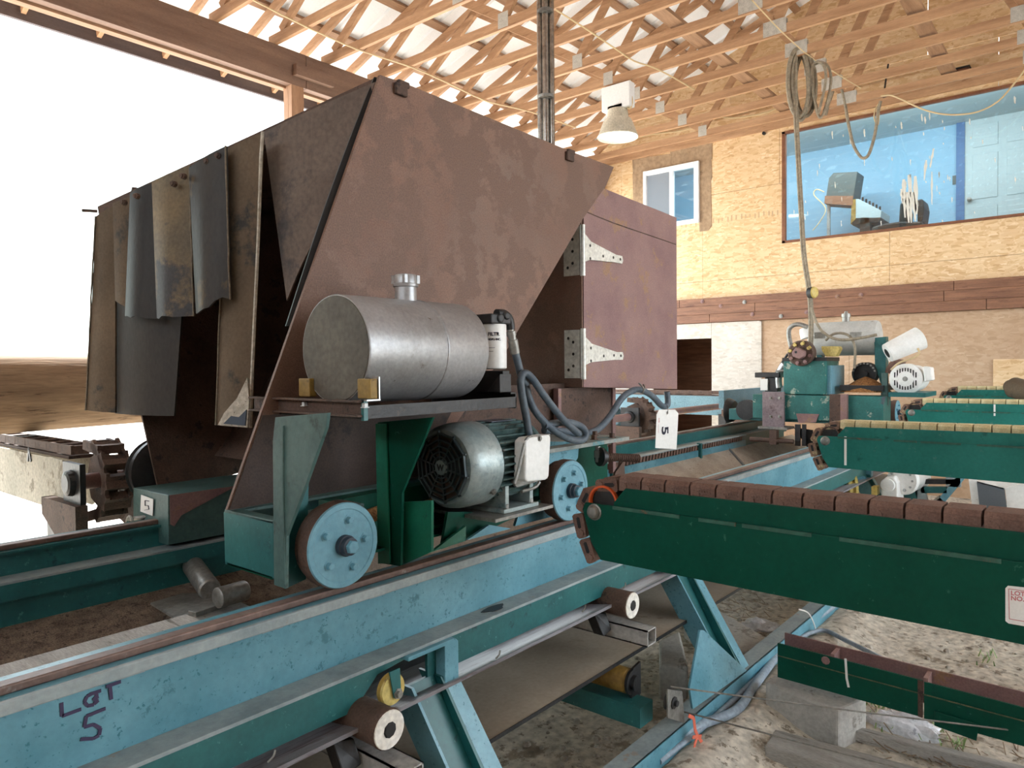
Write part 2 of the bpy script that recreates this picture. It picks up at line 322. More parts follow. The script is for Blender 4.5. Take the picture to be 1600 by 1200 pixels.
# ---- back wall at X = 9.8, built of strand board panels
XW = 9.8
wall = tag(thing('wall_back', (XW, 2, 0)), kind='structure')
WIN = (-.35, 3.42, 3.197, 4.667)                          # big control room window: y0, y1, z0, z1
win2 = (4.60, 5.50, 3.63, 4.51)                           # small sliding window
HOLE = (4.416, 5.35, -.1, 1.96)                           # doorway under the loft
def cut(rects, h):
    out = []
    for (a, b, c, d) in rects:
        if h[0] >= b or h[1] <= a or h[2] >= d or h[3] <= c: out.append((a, b, c, d)); continue
        if a < h[0]: out.append((a, h[0], c, d))
        if b > h[1]: out.append((h[1], b, c, d))
        a2, b2 = max(a, h[0]), min(b, h[1])
        if c < h[2]: out.append((a2, b2, c, h[2]))
        if d > h[3]: out.append((a2, b2, h[3], d))
    return out
def clip_roof(poly):
    out = []
    ins = lambda p: p[1] <= roof_z(p[0]) + .165
    for i in range(len(poly)):
        p, q = poly[i], poly[(i + 1) % len(poly)]
        if ins(p): out.append(p)
        if ins(p) != ins(q):
            lo, hi = 0., 1.
            for _ in range(30):
                t = (lo + hi) / 2; r = (p[0] + (q[0] - p[0]) * t, p[1] + (q[1] - p[1]) * t)
                if ins(r) == ins(p): lo = t
                else: hi = t
            out.append(r)
    return out
def panel(y0, y1, z0, z1, m, x=XW, name='osb_panel', holes=(WIN, win2, HOLE), th=.014):
    mb = MB()
    for (a, b, c, d) in [r for hs in [[(y0 + .002, y1 - .002, z0 + .002, z1 - .002)]] for r in __import__('functools').reduce(cut, holes, hs)]:
        pl = clip_roof([(a, c), (b, c), (b, d), (a, d)])
        if len(pl) > 2: mb.prism([(x, p[0], p[1]) for p in pl], (th, 0, 0))
    if mb.v: return mb.build(name, m, wall)
ys = [-5.2 + 2.44 * i for i in range(6)]
for r, (z0, z1) in enumerate(((2.53, 2.78), (2.78, 4.0), (4.0, 5.22), (5.22, 6.44), (6.44, 7.7))):
    off = (0, 0, 1.1, .4, 0)[r]
    for y in [q - off for q in ys]:
        panel(y, min(y + 2.44, 6.35), z0, z1, OSB, XW + .001 * ((int(y * 3) + r) % 3))
for y0, y1, m, x in ((-5.2, -2.3, OSBB, XW), (-2.3, .14, OSBB, XW + .002), (.14, 2.58, OSBB, XW), (2.58, 3.72, OSBB, XW + .002), (3.72, 4.416, OSBG, XW - .03), (4.416, 6.3, OSBG, XW - .03)):
    panel(y0, y1, 0, 2.18, m, x)
panel(.25, 1.05, 1.15, 1.62, OSB, XW - .016, 'board_patch', ())
mb = MB()                                                  # corner return of the bleached partition
mb.box(XW - .03, XW + .05, 3.70, 3.72, 0, 2.17); mb.build('panel_edge', OSBG, wall)
# studs and backing behind the boards so that nothing leaks
mb = MB().box(XW + .02, XW + .06, -5.2, -.35, 0, 5.2).box(XW + .02, XW + .06, 3.5, 4.55, 2.2, 5.2).box(XW + .02, XW + .06, 5.55, 6.35, 0, 4.95).box(XW + .02, XW + .06, -.35, 4.38, 0, 3.1).build('backing', OSBB, wall)
# stained built-up beam carrying the loft
mb = MB(); rnd = random.Random(5)
for k, (z0, z1) in enumerate(((2.185, 2.30), (2.302, 2.42), (2.422, 2.53))):
    y = -5.2
    while y < 6.2:
        l = rnd.uniform(2.2, 3.6); bx(XW - .075 - .006 * (k % 2), XW - .002, y + .003, min(y + l, 6.25) - .003, z0, z1).build('beam_board', BEAMW, wall, bevel=.002); y += l
for px, py in ((1097, 471), (1126, 478), (1163, 472), (1175, 491), (1220, 494), (1260, 488), (1308, 463), (1345, 461)):
    p = hx(px, py, XW - .085); mb = MB().lathe(p + V(.006, 0, 0), (-1, 0, 0), [(0, .028), (.008, .028), (.009, .016), (.02, .014)], 8); mb.build('beam_bolt', STEEL if px in (1220, 1163) else RUSTD, wall)
# trim boards along the top of the wall
bx(XW - .04, XW, -5.2, 6.3, 4.73, 4.87).build('top_board', WOODY, wall, bevel=.002)
bx(XW - .02, XW, -5.2, 6.3, 4.875, 5.02).build('top_board', OSB, wall)
mb = MB()
for k in range(60):                                        # faded stamp along the board edges
    for (x0, y0, x1, y1, n) in ((1065, 352, 1222, 330, 22), (1118, 214, 1185, 200, 12)):
        t = (k % n) / n
        if k >= n: continue
        p = hx(x0 + (x1 - x0) * t + rnd.uniform(-1, 1), y0 + (y1 - y0) * t, XW - .0015); mb.box(p.x, p.x + .001, p.y - .010, p.y + .008, p.z - rnd.uniform(.02, .045), p.z + rnd.uniform(.02, .045))
mb.build('faded_stamp', flat('faded_ink', rgb(196, 164, 126)), wall)
# small knot holes / bolts
for px, py in ((1193, 208), (982, 232), (1003, 228)):
    p = hx(px, py, XW - .045); MB().cyl(p, p + V(.03, 0, 0), .022, 10).build('bolt_hole', DARK, wall)

# ---- control room behind the big window
XR = 11.7
room = tag(thing('wall_room', (11, 2, 2.5)), kind='structure')
zc = hx(1300, 231, XR).z
bx(XR, XR + .05, -2.2, 6.2, 2.79, zc).build('blue_panel', BLUEWALL, room)
bx(XW + .07, XR, 6.15, 6.2, 2.79, zc).build('blue_panel', BLUEWALL, room)
bx(XW + .07, XR, -2.25, -2.2, 2.79, zc).build('blue_panel', BLUEWALL, room)
bx(XW + .07, XR + .05, -2.25, 6.2, zc, zc + .05).build('ceiling_panel', PALEWALL, room)
bx(XW + .07, XR + .05, -2.25, 6.2, 2.74, 2.79).build('floor_panel', GREYWOOD, room)
p0 = hx(1508, 183, XR - .03); p1 = hx(1515, 330, XR - .03)
d1 = tag(thing('door_1', (XR - .03, p0.y - .5, 2.48)), kind='structure')
yl = p0.y; ztop = p0.z; yr = yl - .86
bx(XR - .05, XR, yl, yl + .10, 2.8, ztop + .10).build('door_casing', BLUETRIM, d1)
bx(XR - .05, XR, yr - .1, yr, 2.8, ztop + .10).build('door_casing', BLUETRIM, d1)
bx(XR - .05, XR, yr, yl, ztop + .01, ztop + .10).build('door_casing', BLUETRIM, d1)
bx(XR - .035, XR - .005, yr, yl, 2.8, ztop).build('door_leaf', DOORW, d1)
for a, b in ((.09, .38), (.48, .77)):
    for c, d in ((.12, .62), (.72, 1.32), (1.42, 1.72)):
        zz = ztop - 1.86
        o = bx(XR - .043, XR - .034, yl - b, yl - a, zz + c, zz + d).build('door_panel', DOORW, d1, bevel=.008)
MB().lathe((XR - .036, yl - .06, hx(1523, 312, XR).z), (-1, 0, 0), [(0, .03), (.008, .03), (.012, .012), (.04, .012), (.05, .028), (.07, .026), (.078, .01)], 14).build('door_knob', STEEL, d1, True)
p = hx(1493, 281, XR - .004); bx(XR - .012, XR, p.y - .035, p.y + .035, p.z - .06, p.z + .06).build('switch_plate', CRT, room)
# window 1 : trim, frame, pane, splatter
w1 = tag(thing('window_1', (XW, 1.5, WIN[2])), kind='structure')
a, b, c, d = WIN
for q in ((a, a + .035, c, d), (b - .045, b, c, d), (a, b, c, c + .03), (a, b, d - .03, d)):
    bx(XW - .03, XW + .03, *q).build('window_trim', TRIMW, w1, bevel=.002)
bx(XW + .03, XW + .036, a + .03, b - .04, c + .025, d - .025).build('pane', GLASS, w1)
mb = MB(); rnd = random.Random(11)
def streak(px0, py0, px1, py1, wd):
    p = hx(px0, py0, XW + .028); q = hx(px1, py1, XW + .028); n = 7; L_ = []; R_ = []
    for i in range(n + 1):
        t = i / n; c_ = p.lerp(q, t); ww = wd * (.25 + .75 * math.sin(PI * min(1, .12 + t * .9)) ** .6) * rnd.uniform(.55, 1.15)
        L_.append((XW + .029, c_.y - ww / 2 + rnd.uniform(-.004, .004), c_.z)); R_.append((XW + .029, c_.y + ww / 2, c_.z))
    mb.prism(L_ + R_[::-1], (.0008, 0, 0))
for s in ((1412, 280, 1414, 340, .05), (1421, 273, 1424, 348, .055), (1430, 275, 1432, 335, .05), (1408, 295, 1410, 318, .03), (1447, 250, 1444, 282, .035), (1459, 232, 1453, 262, .03), (1456, 268, 1456, 320, .022), (1417, 300, 1420, 348, .05), (1427, 300, 1430, 346, .04)): streak(*s)
for k in range(46):
    px = rnd.uniform(1235, 1598); py = rnd.uniform(185, 345)
    if hx(px, py, XW).z > d - .06 or hx(px, py, XW).z < c + .05: continue
    streak(px, py, px + .5, py + rnd.uniform(3, 11), .012)
for px, py in ((1300, 205), (1350, 202), (1328, 206), (1440, 178), (1445, 182), (1452, 176), (1585, 150), (1408, 190)): streak(px, py, px + 1, py + 12, .02)
mb.build('splatter', STAIN, w1)
# window 2 : paper surround, vinyl frame, two sashes
w2 = tag(thing('window_2', (XW, 5, win2[2])), kind='structure')
pp = [(988, 258), (1000, 253), (1055, 236), (1060, 244), (1090, 230), (1113, 238), (1113, 275), (1110, 290), (1112, 312), (1103, 333), (1080, 345), (1060, 352), (1000, 352), (990, 300)]
P2 = [hx(px, py, XW - .004) for px, py in pp]
mb = MB()
inner = [(win2[0], win2[2]), (win2[1], win2[2]), (win2[1], win2[3]), (win2[0], win2[3])]
outer = [(4.43, 3.53), (4.50, 3.50), (5.62, 3.5), (5.70, 3.62), (5.71, 4.71), (5.05, 4.77), (5.02, 4.70), (4.52, 4.80), (4.43, 4.76), (4.41, 4.40), (4.43, 4.22), (4.40, 3.9)]
for a_, b_, i0 in (((4.41, 4.605, 3.52, 4.78)), None, 0) if False else ():
    pass
mb.prism([(XW - .006, y, z) for y, z in ((4.42, 3.56), (4.47, 3.50), (4.605, 3.50), (4.605, 4.52), (4.43, 4.60), (4.41, 4.25), (4.43, 4.2))], (.004, 0, 0)).build('paper_strip', PAPER, w2)
MB().prism([(XW - .009, y, z) for y, z in ((4.41, 4.50), (4.41, 4.74), (4.52, 4.80), (4.58, 4.74), (5.06, 4.74), (5.06, 4.50))], (.004, 0, 0)).build('paper_strip', PAPER, w2)
MB().prism([(XW - .012, y, z) for y, z in ((5.03, 4.50), (5.05, 4.60), (5.04, 4.70), (5.70, 4.74), (5.69, 4.50))], (.004, 0, 0)).build('paper_strip', PAPER, w2)
MB().prism([(XW - .006, y, z) for y, z in ((5.495, 3.5), (5.68, 3.5), (5.70, 4.52), (5.495, 4.52))], (.004, 0, 0)).build('paper_strip', PAPER, w2)
a, b, c, d = win2
for q in ((a, a + .075, c, d), (b - .05, b, c, d), (a + .0752, b - .0502, c, c + .06), (a + .0752, b - .0502, d - .07, d)):
    bx(XW - .045, XW + .03, *q).build('window_frame', FRAMEW, w2, bevel=.004)
ym = hx(1050, 300, XW).y
bx(XW - .03, XW + .02, ym - .03, ym + .03, c + .05, d - .06).build('meeting_rail', FRAMEW, w2, bevel=.003)
bx(XW - .012, XW - .008, ym, b - .04, c + .05, d - .06).build('screen', SCREEN, w2)
bx(XW + .008, XW + .012, a + .05, ym, c + .05, d - .06).build('pane', GLASS, w2)
# dark room under the loft, seen through the doorway
bay = tag(thing('wall_store', (11, 5, 0)), kind='structure')
mb = MB().box(11.6, 11.65, 3.3, 6.4, 0, 2.42).box(XW + .06, 11.6, 3.3, 3.35, 0, 2.42).box(XW + .06, 11.6, 6.35, 6.4, 0, 2.42).box(XW + .06, 11.65, 3.3, 6.4, 2.36, 2.41); mb.build('dark_board', BEAMW, bay)

# ---- header beam, posts, eaves
ht = tag(thing('trim_1', (3, 6.25, 4.37)), kind='structure')
bx(-9, 4.30, 6.2, 6.29, 4.37, 4.70).build('header_board', HEADERW, ht, bevel=.003)
bx(4.304, 10.0, 6.2, 6.29, 4.37, 4.70).build('header_board', HEADERW, ht, bevel=.003)
bx(-9, 10.0, 6.30, 6.38, 4.35, 4.70).build('header_board', WOODX, ht, bevel=.003)
q = hy(462, 128, 6.18); bx(q.x - .02, q.x + .42, 6.13, 6.2, 4.45, 4.56).build('splice_block', HEADERW, ht, bevel=.003)
for k, x in enumerate((4.13, 9.6, -2.4)):
    pt = tag(thing('trim_%d' % (k + 2), (x, 6.28, 0)), kind='structure')
    bx(x, x + .14, 6.2, 6.26, 0, 4.37).build('post_ply', WOODZ, pt, bevel=.003)
    bx(x, x + .14, 6.262, 6.34, 0, 4.37).build('post_ply', WOODZ, pt, bevel=.003)
h2 = tag(thing('trim_5', (3, -5.25, 4.37)), kind='structure')
bx(-9, 10.0, -5.29, -5.2, 4.37, 4.70).build('header_board', HEADERW, h2)
for x in (-1.4, 4.1, 9.6): bx(x, x + .14, -5.3, -5.16, 0, 4.37).build('post_ply', WOODZ, h2)

# ---- roof: trusses, purlins, white sheets
roof = tag(thing('ceiling', (3, .5, 4.7)), kind='structure')
def make_truss(x):
    t = part('roof_truss', roof); e = .038 / 2
    def member(name, a, b, ht, m=WOODY, dx=0):
        MB().bar((x + dx, a[0], a[1]), (x + dx, b[0], b[1]), .038, ht).build(name, m, t)
    member('bottom_chord', (6.30, 4.745), (.52, 4.745), .09); member('bottom_chord', (.48, 4.755), (-5.30, 4.755), .09)
    for s in (1, -1):
        Y = lambda y: y if s > 0 else 1.0 - y
        member('top_chord', (Y(7.22), roof_z(7.22) + .06), (Y(.5), roof_z(.5) + .06), .09)
        bot = [6.1, 4.35, 2.5, .55]; top = [5.25, 3.45, 1.55]
        for i, tp in enumerate(top):
            member('web', (Y(bot[i]), 4.80), (Y(tp), roof_z(tp) + .02), .085)
            member('web', (Y(bot[i + 1]), 4.80), (Y(tp), roof_z(tp) + .02), .085)
        for i, y in enumerate(bot[1:]):
            wdt = (.12, .22, .42)[i]
            for sx in (-1, 1): bx(x + sx * e - .0015, x + sx * e + .0015, Y(y) - wdt / 2, Y(y) + wdt / 2, 4.71, 4.85).build('gusset_plate', PLATEM, t)
    return t
t0 = make_truss(-.83 + .6)
for k in range(1, 17):
    c_ = copy_tree(t0, roof); c_.location.x = .6 * k
copy_tree(t0, roof).location.x = -.6; copy_tree(t0, roof).location.x = -1.2
rnd = random.Random(2)
for s in (1, -1):
    y = .75
    while y < 7.25:
        Yv = y if s > 0 else 1 - y
        z = roof_z(Yv) + .115
        for x0, x1 in ((-9, -2.21), (-2.2, 2.3), (2.31, 6.2), (6.21, 10.1)):
            MB().bar((x0, Yv, z + .025), (x1, Yv, z + .025), .085, .04, (0, s * .36, 1)).build('purlin', WOODX, roof)
        y += .62
    for k in range(-7, 14):                                # ribbed sheets running down the slope
        x0 = -2.4 + .915 * k; mb = MB(); prof = []
        for j in range(4):
            xx = x0 + j * .305; prof += [(xx, 0), (xx + .10, 0), (xx + .115, .022), (xx + .135, .022), (xx + .15, 0)]
        prof = [p for p in prof if p[0] <= x0 + .93]
        ya, yb = (.48, 7.28) if s > 0 else (.52, -6.28)
        mb.rings([[(px_, yy, roof_z(yy) + .170 + pz) for px_, pz in prof] for yy in (ya, yb)], (False, False), False)
        mb.build('roof_sheet', ROOFM, roof)
for y in (3.15, 1.35):                                      # long lateral braces laid across the chords
    MB().bar((-1.5, y, 4.83), (9.7, y + .1, 4.83), .14, .038).build('lateral_brace', WOODX, roof)
bx(-2.2, 10.1, 7.22, 7.26, 4.60, 4.74).build('fascia_board', SOFFIT, roof)
# ---- added fill light for the control room, hidden from view above the window
bx(9.93, 10.05, .2, 5.6, zc - .05, zc - .005).build('fill_light_housing', FRAMEW, room); MB().cyl((9.99, .25, zc - .06), (9.99, 5.55, zc - .06), .015, 10).build('fill_light_tube', LAMPG, room)
ld = bpy.data.lights.new('control_room_fill', 'AREA'); lo = bpy.data.objects.new('control_room_fill', ld); COL.objects.link(lo)
ld.shape = 'RECTANGLE'; ld.size = .12; ld.size_y = 5.2; ld.energy = 34; lo.location = (9.99, 2.9, zc - .085); lo.rotation_euler = (0, math.radians(-35), 0)
# ---- unseen end wall, added behind the camera to cut light from there
fw_ = tag(thing('added_wall_front', (-9, .5, 0)), kind='structure')
for y in range(-5, 6): bx(-9.05, -9, y - .25, y + .745, 0, 4.75).build('wall_board', OSBB, fw_)
# ---- unseen left boarding, added to darken faces turned to the front end
wl_ = tag(thing('added_wall_left', (-4.7, 6.3, 0)), kind='structure')
for k in range(9): bx(-9 + k * .95, -9 + k * .95 + .945, 6.20, 6.24, 0, 4.4).build('wall_board', OSBB, wl_)
# ---- unseen right boarding, added so the light grows towards the rear bays
wr_ = tag(thing('added_wall_right', (-3.5, -5.3, 0)), kind='structure')
for k in range(12): bx(-9 + k * .95, -9 + k * .95 + .945, -5.34, -5.30, 0, 4.4).build('wall_board', OSBB, wr_)
# ================================================================== TRACK
trk = thing('carriage_track', (3, 2.4, 0), 'long pale blue steel rail track with LOT 5 in marker on its side', 'track')
X0, X1 = -.9, 8.6
B = lambda name, m, *a, bev=0: bx(*a).build(name, m, trk, bevel=bev)
# near beam
B('top_flange', BLUE, X0, X1, 1.655, 1.80, .944, .953, bev=.001)
B('rail', RAILM, X0, X1, 1.690, 1.728, .953, .972, bev=.004)
B('flange_lip', PALE, X0, X1, 1.648, 1.662, .928, .956, bev=.003)
B('web', BLUE, X0, X1, 1.680, 1.692, .756, .944)
B('bottom_flange', PALE, X0, X1, 1.596, 1.80, .748, .758, bev=.001)
mb = MB()
for px, py in ((203, 1052), (425, 990), (588, 938), (823, 862), (905, 838), (1055, 790)):
    p = hy(px, py, 1.66); mb2 = bx(p.x - .03, p.x + .03, 1.655, 1.682, .925, .932).build('stiffener_tab', PALE, trk)
pul = [hy(px, py, 1.62) for px, py in ((556, 1101), (590, 1068), (600, 1062), (640, 1045), (640, 1075), (630, 1088))]
xa, xb, xc = pul[0].x, hy(590, 1070, 1.62).x, hy(668, 1050, 1.62).x
B('skirt_plate', TEAL, X0, xa, 1.620, 1.630, .64, .75)
MB().prism([(xa, 1.62, .64), (xa + .02, 1.62, .64), (xa + .02, 1.62, .652), (xc, 1.62, .652), (xc, 1.62, .75), (xb, 1.62, .72), (xb, 1.62, .75), (xa, 1.62, .75), (xa, 1.62, .66)], (0, .01, 0))
MB().prism([(xa, 1.62, .64), (xa, 1.62, .75), (xc, 1.62, .75), (xc, 1.62, .735), (xb, 1.62, .715), (xa + .01, 1.62, .655)], (0, .01, 0)).build('skirt_plate', TEAL, trk)
B('skirt_plate', TEAL, xc, X1, 1.620, 1.630, .64, .75)
p = hy(610, 1076, 1.60)
MB().lathe(p + V(0, .012, 0), (0, -1, 0), [(0, .040), (.006, .046), (.010, .036), (.016, .036), (.020, .046), (.026, .042)], 28).build('cable_sheave', YELLOW, trk, True)
MB().prism([p + V(-.02, -.017, .06), p + V(.018, -.017, .06), p + V(.022, -.017, -.02), p + V(.012, -.017, -.028), p + V(-.004, -.017, -.02)], (0, -.005, 0)).build('sheave_bracket', TEAL, trk)
mb = MB(); bolt(mb, p + V(.010, -.022, -.012), (0, -1, 0), .011, .010); mb.build('sheave_bolt', STEEL, trk)
# inner side of the near beam and the pan between the beams
B('inner_board', GREYWOOD, X0, hy(292, 974, 1.94).x, 1.852, 1.942, .918, .930, bev=.002)
B('inner_web', TEAL, X0, 1.3, 1.845, 1.852, .70, .930)
B('inner_web', TEAL, X0, X1, 1.794, 1.802, .78, .944)
B('inner_flange', TEAL, 2.9, X1, 1.80, 1.86, .772, .780, bev=.001)
# far beam
B('rail', RAILM, X0, X1, 3.055, 3.095, .953, .972, bev=.004)
B('top_flange', TEAL, X0, X1, 3.03, 3.20, .944, .953)
B('web', TEAL, X0, X1, 3.055, 3.067, .862, .944)
B('bottom_flange', PALE, X0, X1, 2.955, 3.06, .853, .862, bev=.001)
B('skirt_plate', TEAL, X0, X1, 2.955, 2.965, .795, .853)
B('skirt_plate', TEAL, X0, X1, 2.985, 2.995, .66, .80)
B('outer_web', TEAL, X0, X1, 3.19, 3.20, .72, .944)
# toothed rack beside the far rail
bx(2.9, 7.2, 2.88, 2.955, .862, .870).build('rack_cap', PALE, trk)
bx(2.9, 7.2, 2.90, 2.95, .815, .862).build('rack_bed', TEAL, trk)
mb = MB(); x = 2.92
while x < 7.1: mb.prism([(x, 2.90, .818), (x + .028, 2.90, .818), (x + .040, 2.90, .860), (x + .012, 2.90, .860)], (0, -.014, 0)); x += .052
tag(mb.build('rack_teeth', CHAINR, trk), kind='stuff')
B('rack_web', BLUE, 2.9, 7.2, 2.885, 2.897, .735, .815)
# sloped pan
MB().add([(X0, 1.86, .66), (X0, 2.2, .60), (X0, 2.6, .60), (X0, 2.99, .70), (2.0, 1.86, .66), (2.0, 2.2, .60), (2.0, 2.6, .60), (2.0, 2.99, .70)], [(0, 1, 5, 4), (1, 2, 6, 5), (2, 3, 7, 6)]).build('trough_pan', SAWDUST, trk)
MB().add([(2.0, 1.80, .66), (2.0, 2.2, .60), (2.0, 2.6, .60), (2.0, 2.89, .76), (X1, 1.80, .66), (X1, 2.2, .60), (X1, 2.6, .60), (X1, 2.89, .76)], [(0, 1, 5, 4), (1, 2, 6, 5), (2, 3, 7, 6)]).build('trough_pan', SAWTAN, trk)
for x in (3.05, 4.6, 6.1): MB().box(x, x + .03, 2.86, 2.90, .74, .88).build('rack_stop', TEAL, trk)
MB().bar(hy(1140, 702, 2.7) , hy(1163, 728, 2.2), .012, .02).build('pan_seam', DARK, trk)
# carrying idlers inside the trough at the left
pl = [hz(px, py, .70) for px, py in ((235, 945), (285, 930), (345, 930), (400, 955), (295, 982))]
MB().prism(pl, (0, 0, .008)).build('idler_plate', STEEL, trk)
a = hz(300, 882, .77); b = hz(328, 922, .74)
MB().lathe(a, b - a, [(0, .035), (.006, .042), ((b - a).length - .006, .042), ((b - a).length, .035)], 22).build('idler_roller', STEEL, trk, True)
a = hz(338, 935, .765); b = hz(384, 922, .765)
MB().lathe(a, b - a, [(0, .03), (.006, .038), ((b - a).length - .006, .038), ((b - a).length, .034)], 22).build('idler_roller', STEEL, trk, True)
MB().lathe(b, b - a, [(-.002, .012), (.012, .010)], 8).build('idler_pin', DARK, trk)
a = hz(300, 962, .71); MB().bar(a, hz(350, 945, .71), .045, .03).build('idler_block', STEEL, trk, bevel=.002)
a = hz(325, 922, .73); MB().box(a.x - .02, a.x + .03, a.y - .03, a.y + .03, .70, .76).build('idler_block', DARK, trk)
# legs and ground beams
q0 = hy(640, 1010, 1.575); q1 = hy(718, 1000, 1.575); BW = q1.x - q0.x
XL2 = hy(1085, 900, 1.575).x
def leg(xr, gus=False):                                     # box bracket standing out below the flange, channel leg down to the ground beam
    MB().prism([(xr - BW, 1.58, .748), (xr - .015, 1.58, .748), (xr, 1.58, .735), (xr, 1.58, .60), (xr - .06, 1.58, .60), (xr - .06, 1.58, .735), (xr - BW, 1.58, .735)], (0, .09, 0)).build('leg_bracket', BLUE, trk, bevel=.002)
    MB().prism([(xr - .062, 1.58, .62), (xr, 1.58, .62), (xr + .085, 1.335, .145), (xr + .02, 1.335, .145)], (0, .012, 0)).build('leg', BLUE, trk)
    MB().prism([(xr - .172, 1.62, .64), (xr - .07, 1.62, .64), (xr + .0, 1.39, .145), (xr - .10, 1.39, .145)], (0, .012, 0)).build('leg_web', TEAL, trk)
    MB().prism([(xr - .07, 1.59, .64), (xr - .06, 1.59, .64), (xr + .012, 1.335, .145), (xr + .0, 1.335, .145)], (0, .10, 0)).build('leg_flange', TEAL, trk)
    MB().prism([(xr - .182, 1.60, .64), (xr - .172, 1.60, .64), (xr - .10, 1.34, .145), (xr - .11, 1.34, .145)], (0, .12, 0)).build('leg_flange', BLUE, trk)
    if gus: MB().prism([hy(1094, 985, 1.40) + V(xr - XL2, 0, 0), hy(1100, 985, 1.40) + V(xr - XL2, 0, 0), V(xr - XL2, 0, 0) + hy(1167, 1048, 1.315), V(xr - XL2, 0, 0) + hy(1083, 1108, 1.315), V(xr - XL2, 0, 0) + hy(1078, 1075, 1.335)], (0, .010, 0)).build('leg_gusset', BLUE, trk, bevel=.001)
leg(q1.x); leg(hy(1085, 900, 1.575).x, True); leg(hy(1365, 740, 1.575).x, True); leg(.0)
for x in (.2, 1.7, 3.3, 5.2, 7.0):
    MB().box(x, x + .10, 3.08, 3.18, 0, .72).build('leg', TEAL, trk)
bx(-.9, 6.22, 1.315, 1.405, .136, .148).build('ground_beam', PALE, trk, bevel=.002)
bx(-.9, 6.22, 1.312, 1.324, .03, .148).build('ground_beam', BLUE, trk, bevel=.002)
bx(-.9, 7.6, 3.05, 3.18, .02, .14).build('ground_beam', TEAL, trk)
for x in (2.45, 4.9):
    bx(x, x + .10, 1.405, 3.1, .18, .26).build('cross_tie', TEAL, trk)
# LOT 5 written on the web with a marker
def pen(strokes, f, wd, m, parent, name):
    mb = MB()
    for n_, st in enumerate(strokes):
        P = [f(*s) for s in st]
        P = [q + (V(*CAM) - q).normalized() * .0003 * n_ for q in P]
        for i in range(len(P) - 1): mb.bar(P[i], P[i + 1], wd, .0016, (0, -1, 0)) if (P[i + 1] - P[i]).length > 1e-5 else None
    return mb.build(name, m, parent)
fw = lambda px, py: hy(px, py, 1.6788)
pen([[(96, 1098), (97, 1119), (127, 1108)],
     [(146, 1083), (136, 1088), (132, 1097), (137, 1103), (147, 1101), (152, 1092), (150, 1083), (146, 1083)], [(140, 1085), (158, 1079)], [(146, 1090), (153, 1098)],
     [(166, 1073), (189, 1065)], [(172, 1073), (174, 1093)],
     [(165, 1107), (135, 1119), (132, 1136), (146, 1132), (157, 1138), (155, 1149), (146, 1154), (126, 1155)]], fw, .0072, INK, trk, 'marker_lettering')

# ================================================================== BELT CONVEYOR UNDER THE TRACK
cv = thing('belt_conveyor', (3, 2.3, .3), 'dusty belt conveyor with white ended rollers running below the track beams', 'conveyor')
mb = MB(); pr = [(1.565, .622), (1.62, .612), (1.85, .565), (2.3, .545), (2.75, .565), (2.98, .60)]
mb.rings([[(x, y, z) for y, z in pr] + [(x, y, z - .012) for y, z in pr[::-1]] for x in (X0, X1)]).build('carrying_belt', mat('shiny_belt_edge', rgb(112, 108, 112), rgb(146, 144, 150), 3, .35, 0, rgb(96, 82, 84), 7, .55, stretch=(.6, 9, 9), bump=.1), cv)
bx(X0, X1, 1.548, 2.95, .373, .383).build('return_belt', DUSTBELT, cv)
bx(X0, X1, 1.545, 1.548, .371, .385).build('belt_edge', DARK, cv)
mb = MB()
for (px, py), yy in (((608, 1140), 1.50), ((988, 946), 1.50), ((1170, 835), 1.5)):
    p = hy(px, py, yy); r = .055; zc_ = p.z
    MB().lathe((p.x, yy, zc_), (0, 1, -.0), [(0, r * .97), (.003, r), (.010, r), (.02, r * .97), (.42, r * .97)], 26).build('carrying_roller', RUSTDARK, cv, True)
    MB().lathe((p.x, yy - .001, zc_), (0, 1, 0), [(-.002, r * .93), (.006, r * .99)], 26).build('roller_end', mat('chalky_roller_end', rgb(226, 220, 208), rgb(244, 240, 232), 20, .5, 0, rgb(170, 130, 96), 16, .63), cv, True)
    MB().lathe((p.x, yy - .004, zc_), (0, -1, 0), [(0, .022), (.003, .018)], 9).build('grease_blot', BLACK, cv)
    MB().prism([(p.x - .10, yy + .12, zc_ - .03), (p.x - .04, yy + .10, zc_ - .04), (p.x - .03, yy + .08, zc_ - .11), (p.x - .09, yy + .08, zc_ - .12)], (0, .05, 0)).build('roller_bracket', DARK, cv, bevel=.004)
    # square tube that carries the rollers across
    xt = p.x - .02
    mb = MB(); y0, y1, z0, z1 = 1.42, 3.0, .470, .535
    for q in ((xt, xt + .07, y0, y1, z0, z0 + .005), (xt, xt + .07, y0, y1, z1 - .005, z1), (xt, xt + .005, y0, y1, z0, z1), (xt + .065, xt + .07, y0, y1, z0, z1)): mb.box(*q)
    mb.build('cross_tube', mat('greasy_galvanized_tube', rgb(160, 158, 154), rgb(188, 186, 182), 8, .5, .2, rgb(50, 46, 44), 4, .58), cv)
for k in range(5):
    px, py = ((425, 1180), (577, 1118), (778, 1022), (912, 950), (975, 915))[k]
    p = hy(px, py, 1.562); MB().tube([p + V(-.012, 0, -.012), p + V(0, -.006, 0), p + V(.006, -.004, .012)], .003, 6, 2).build('wire_tie', STEEL, cv)
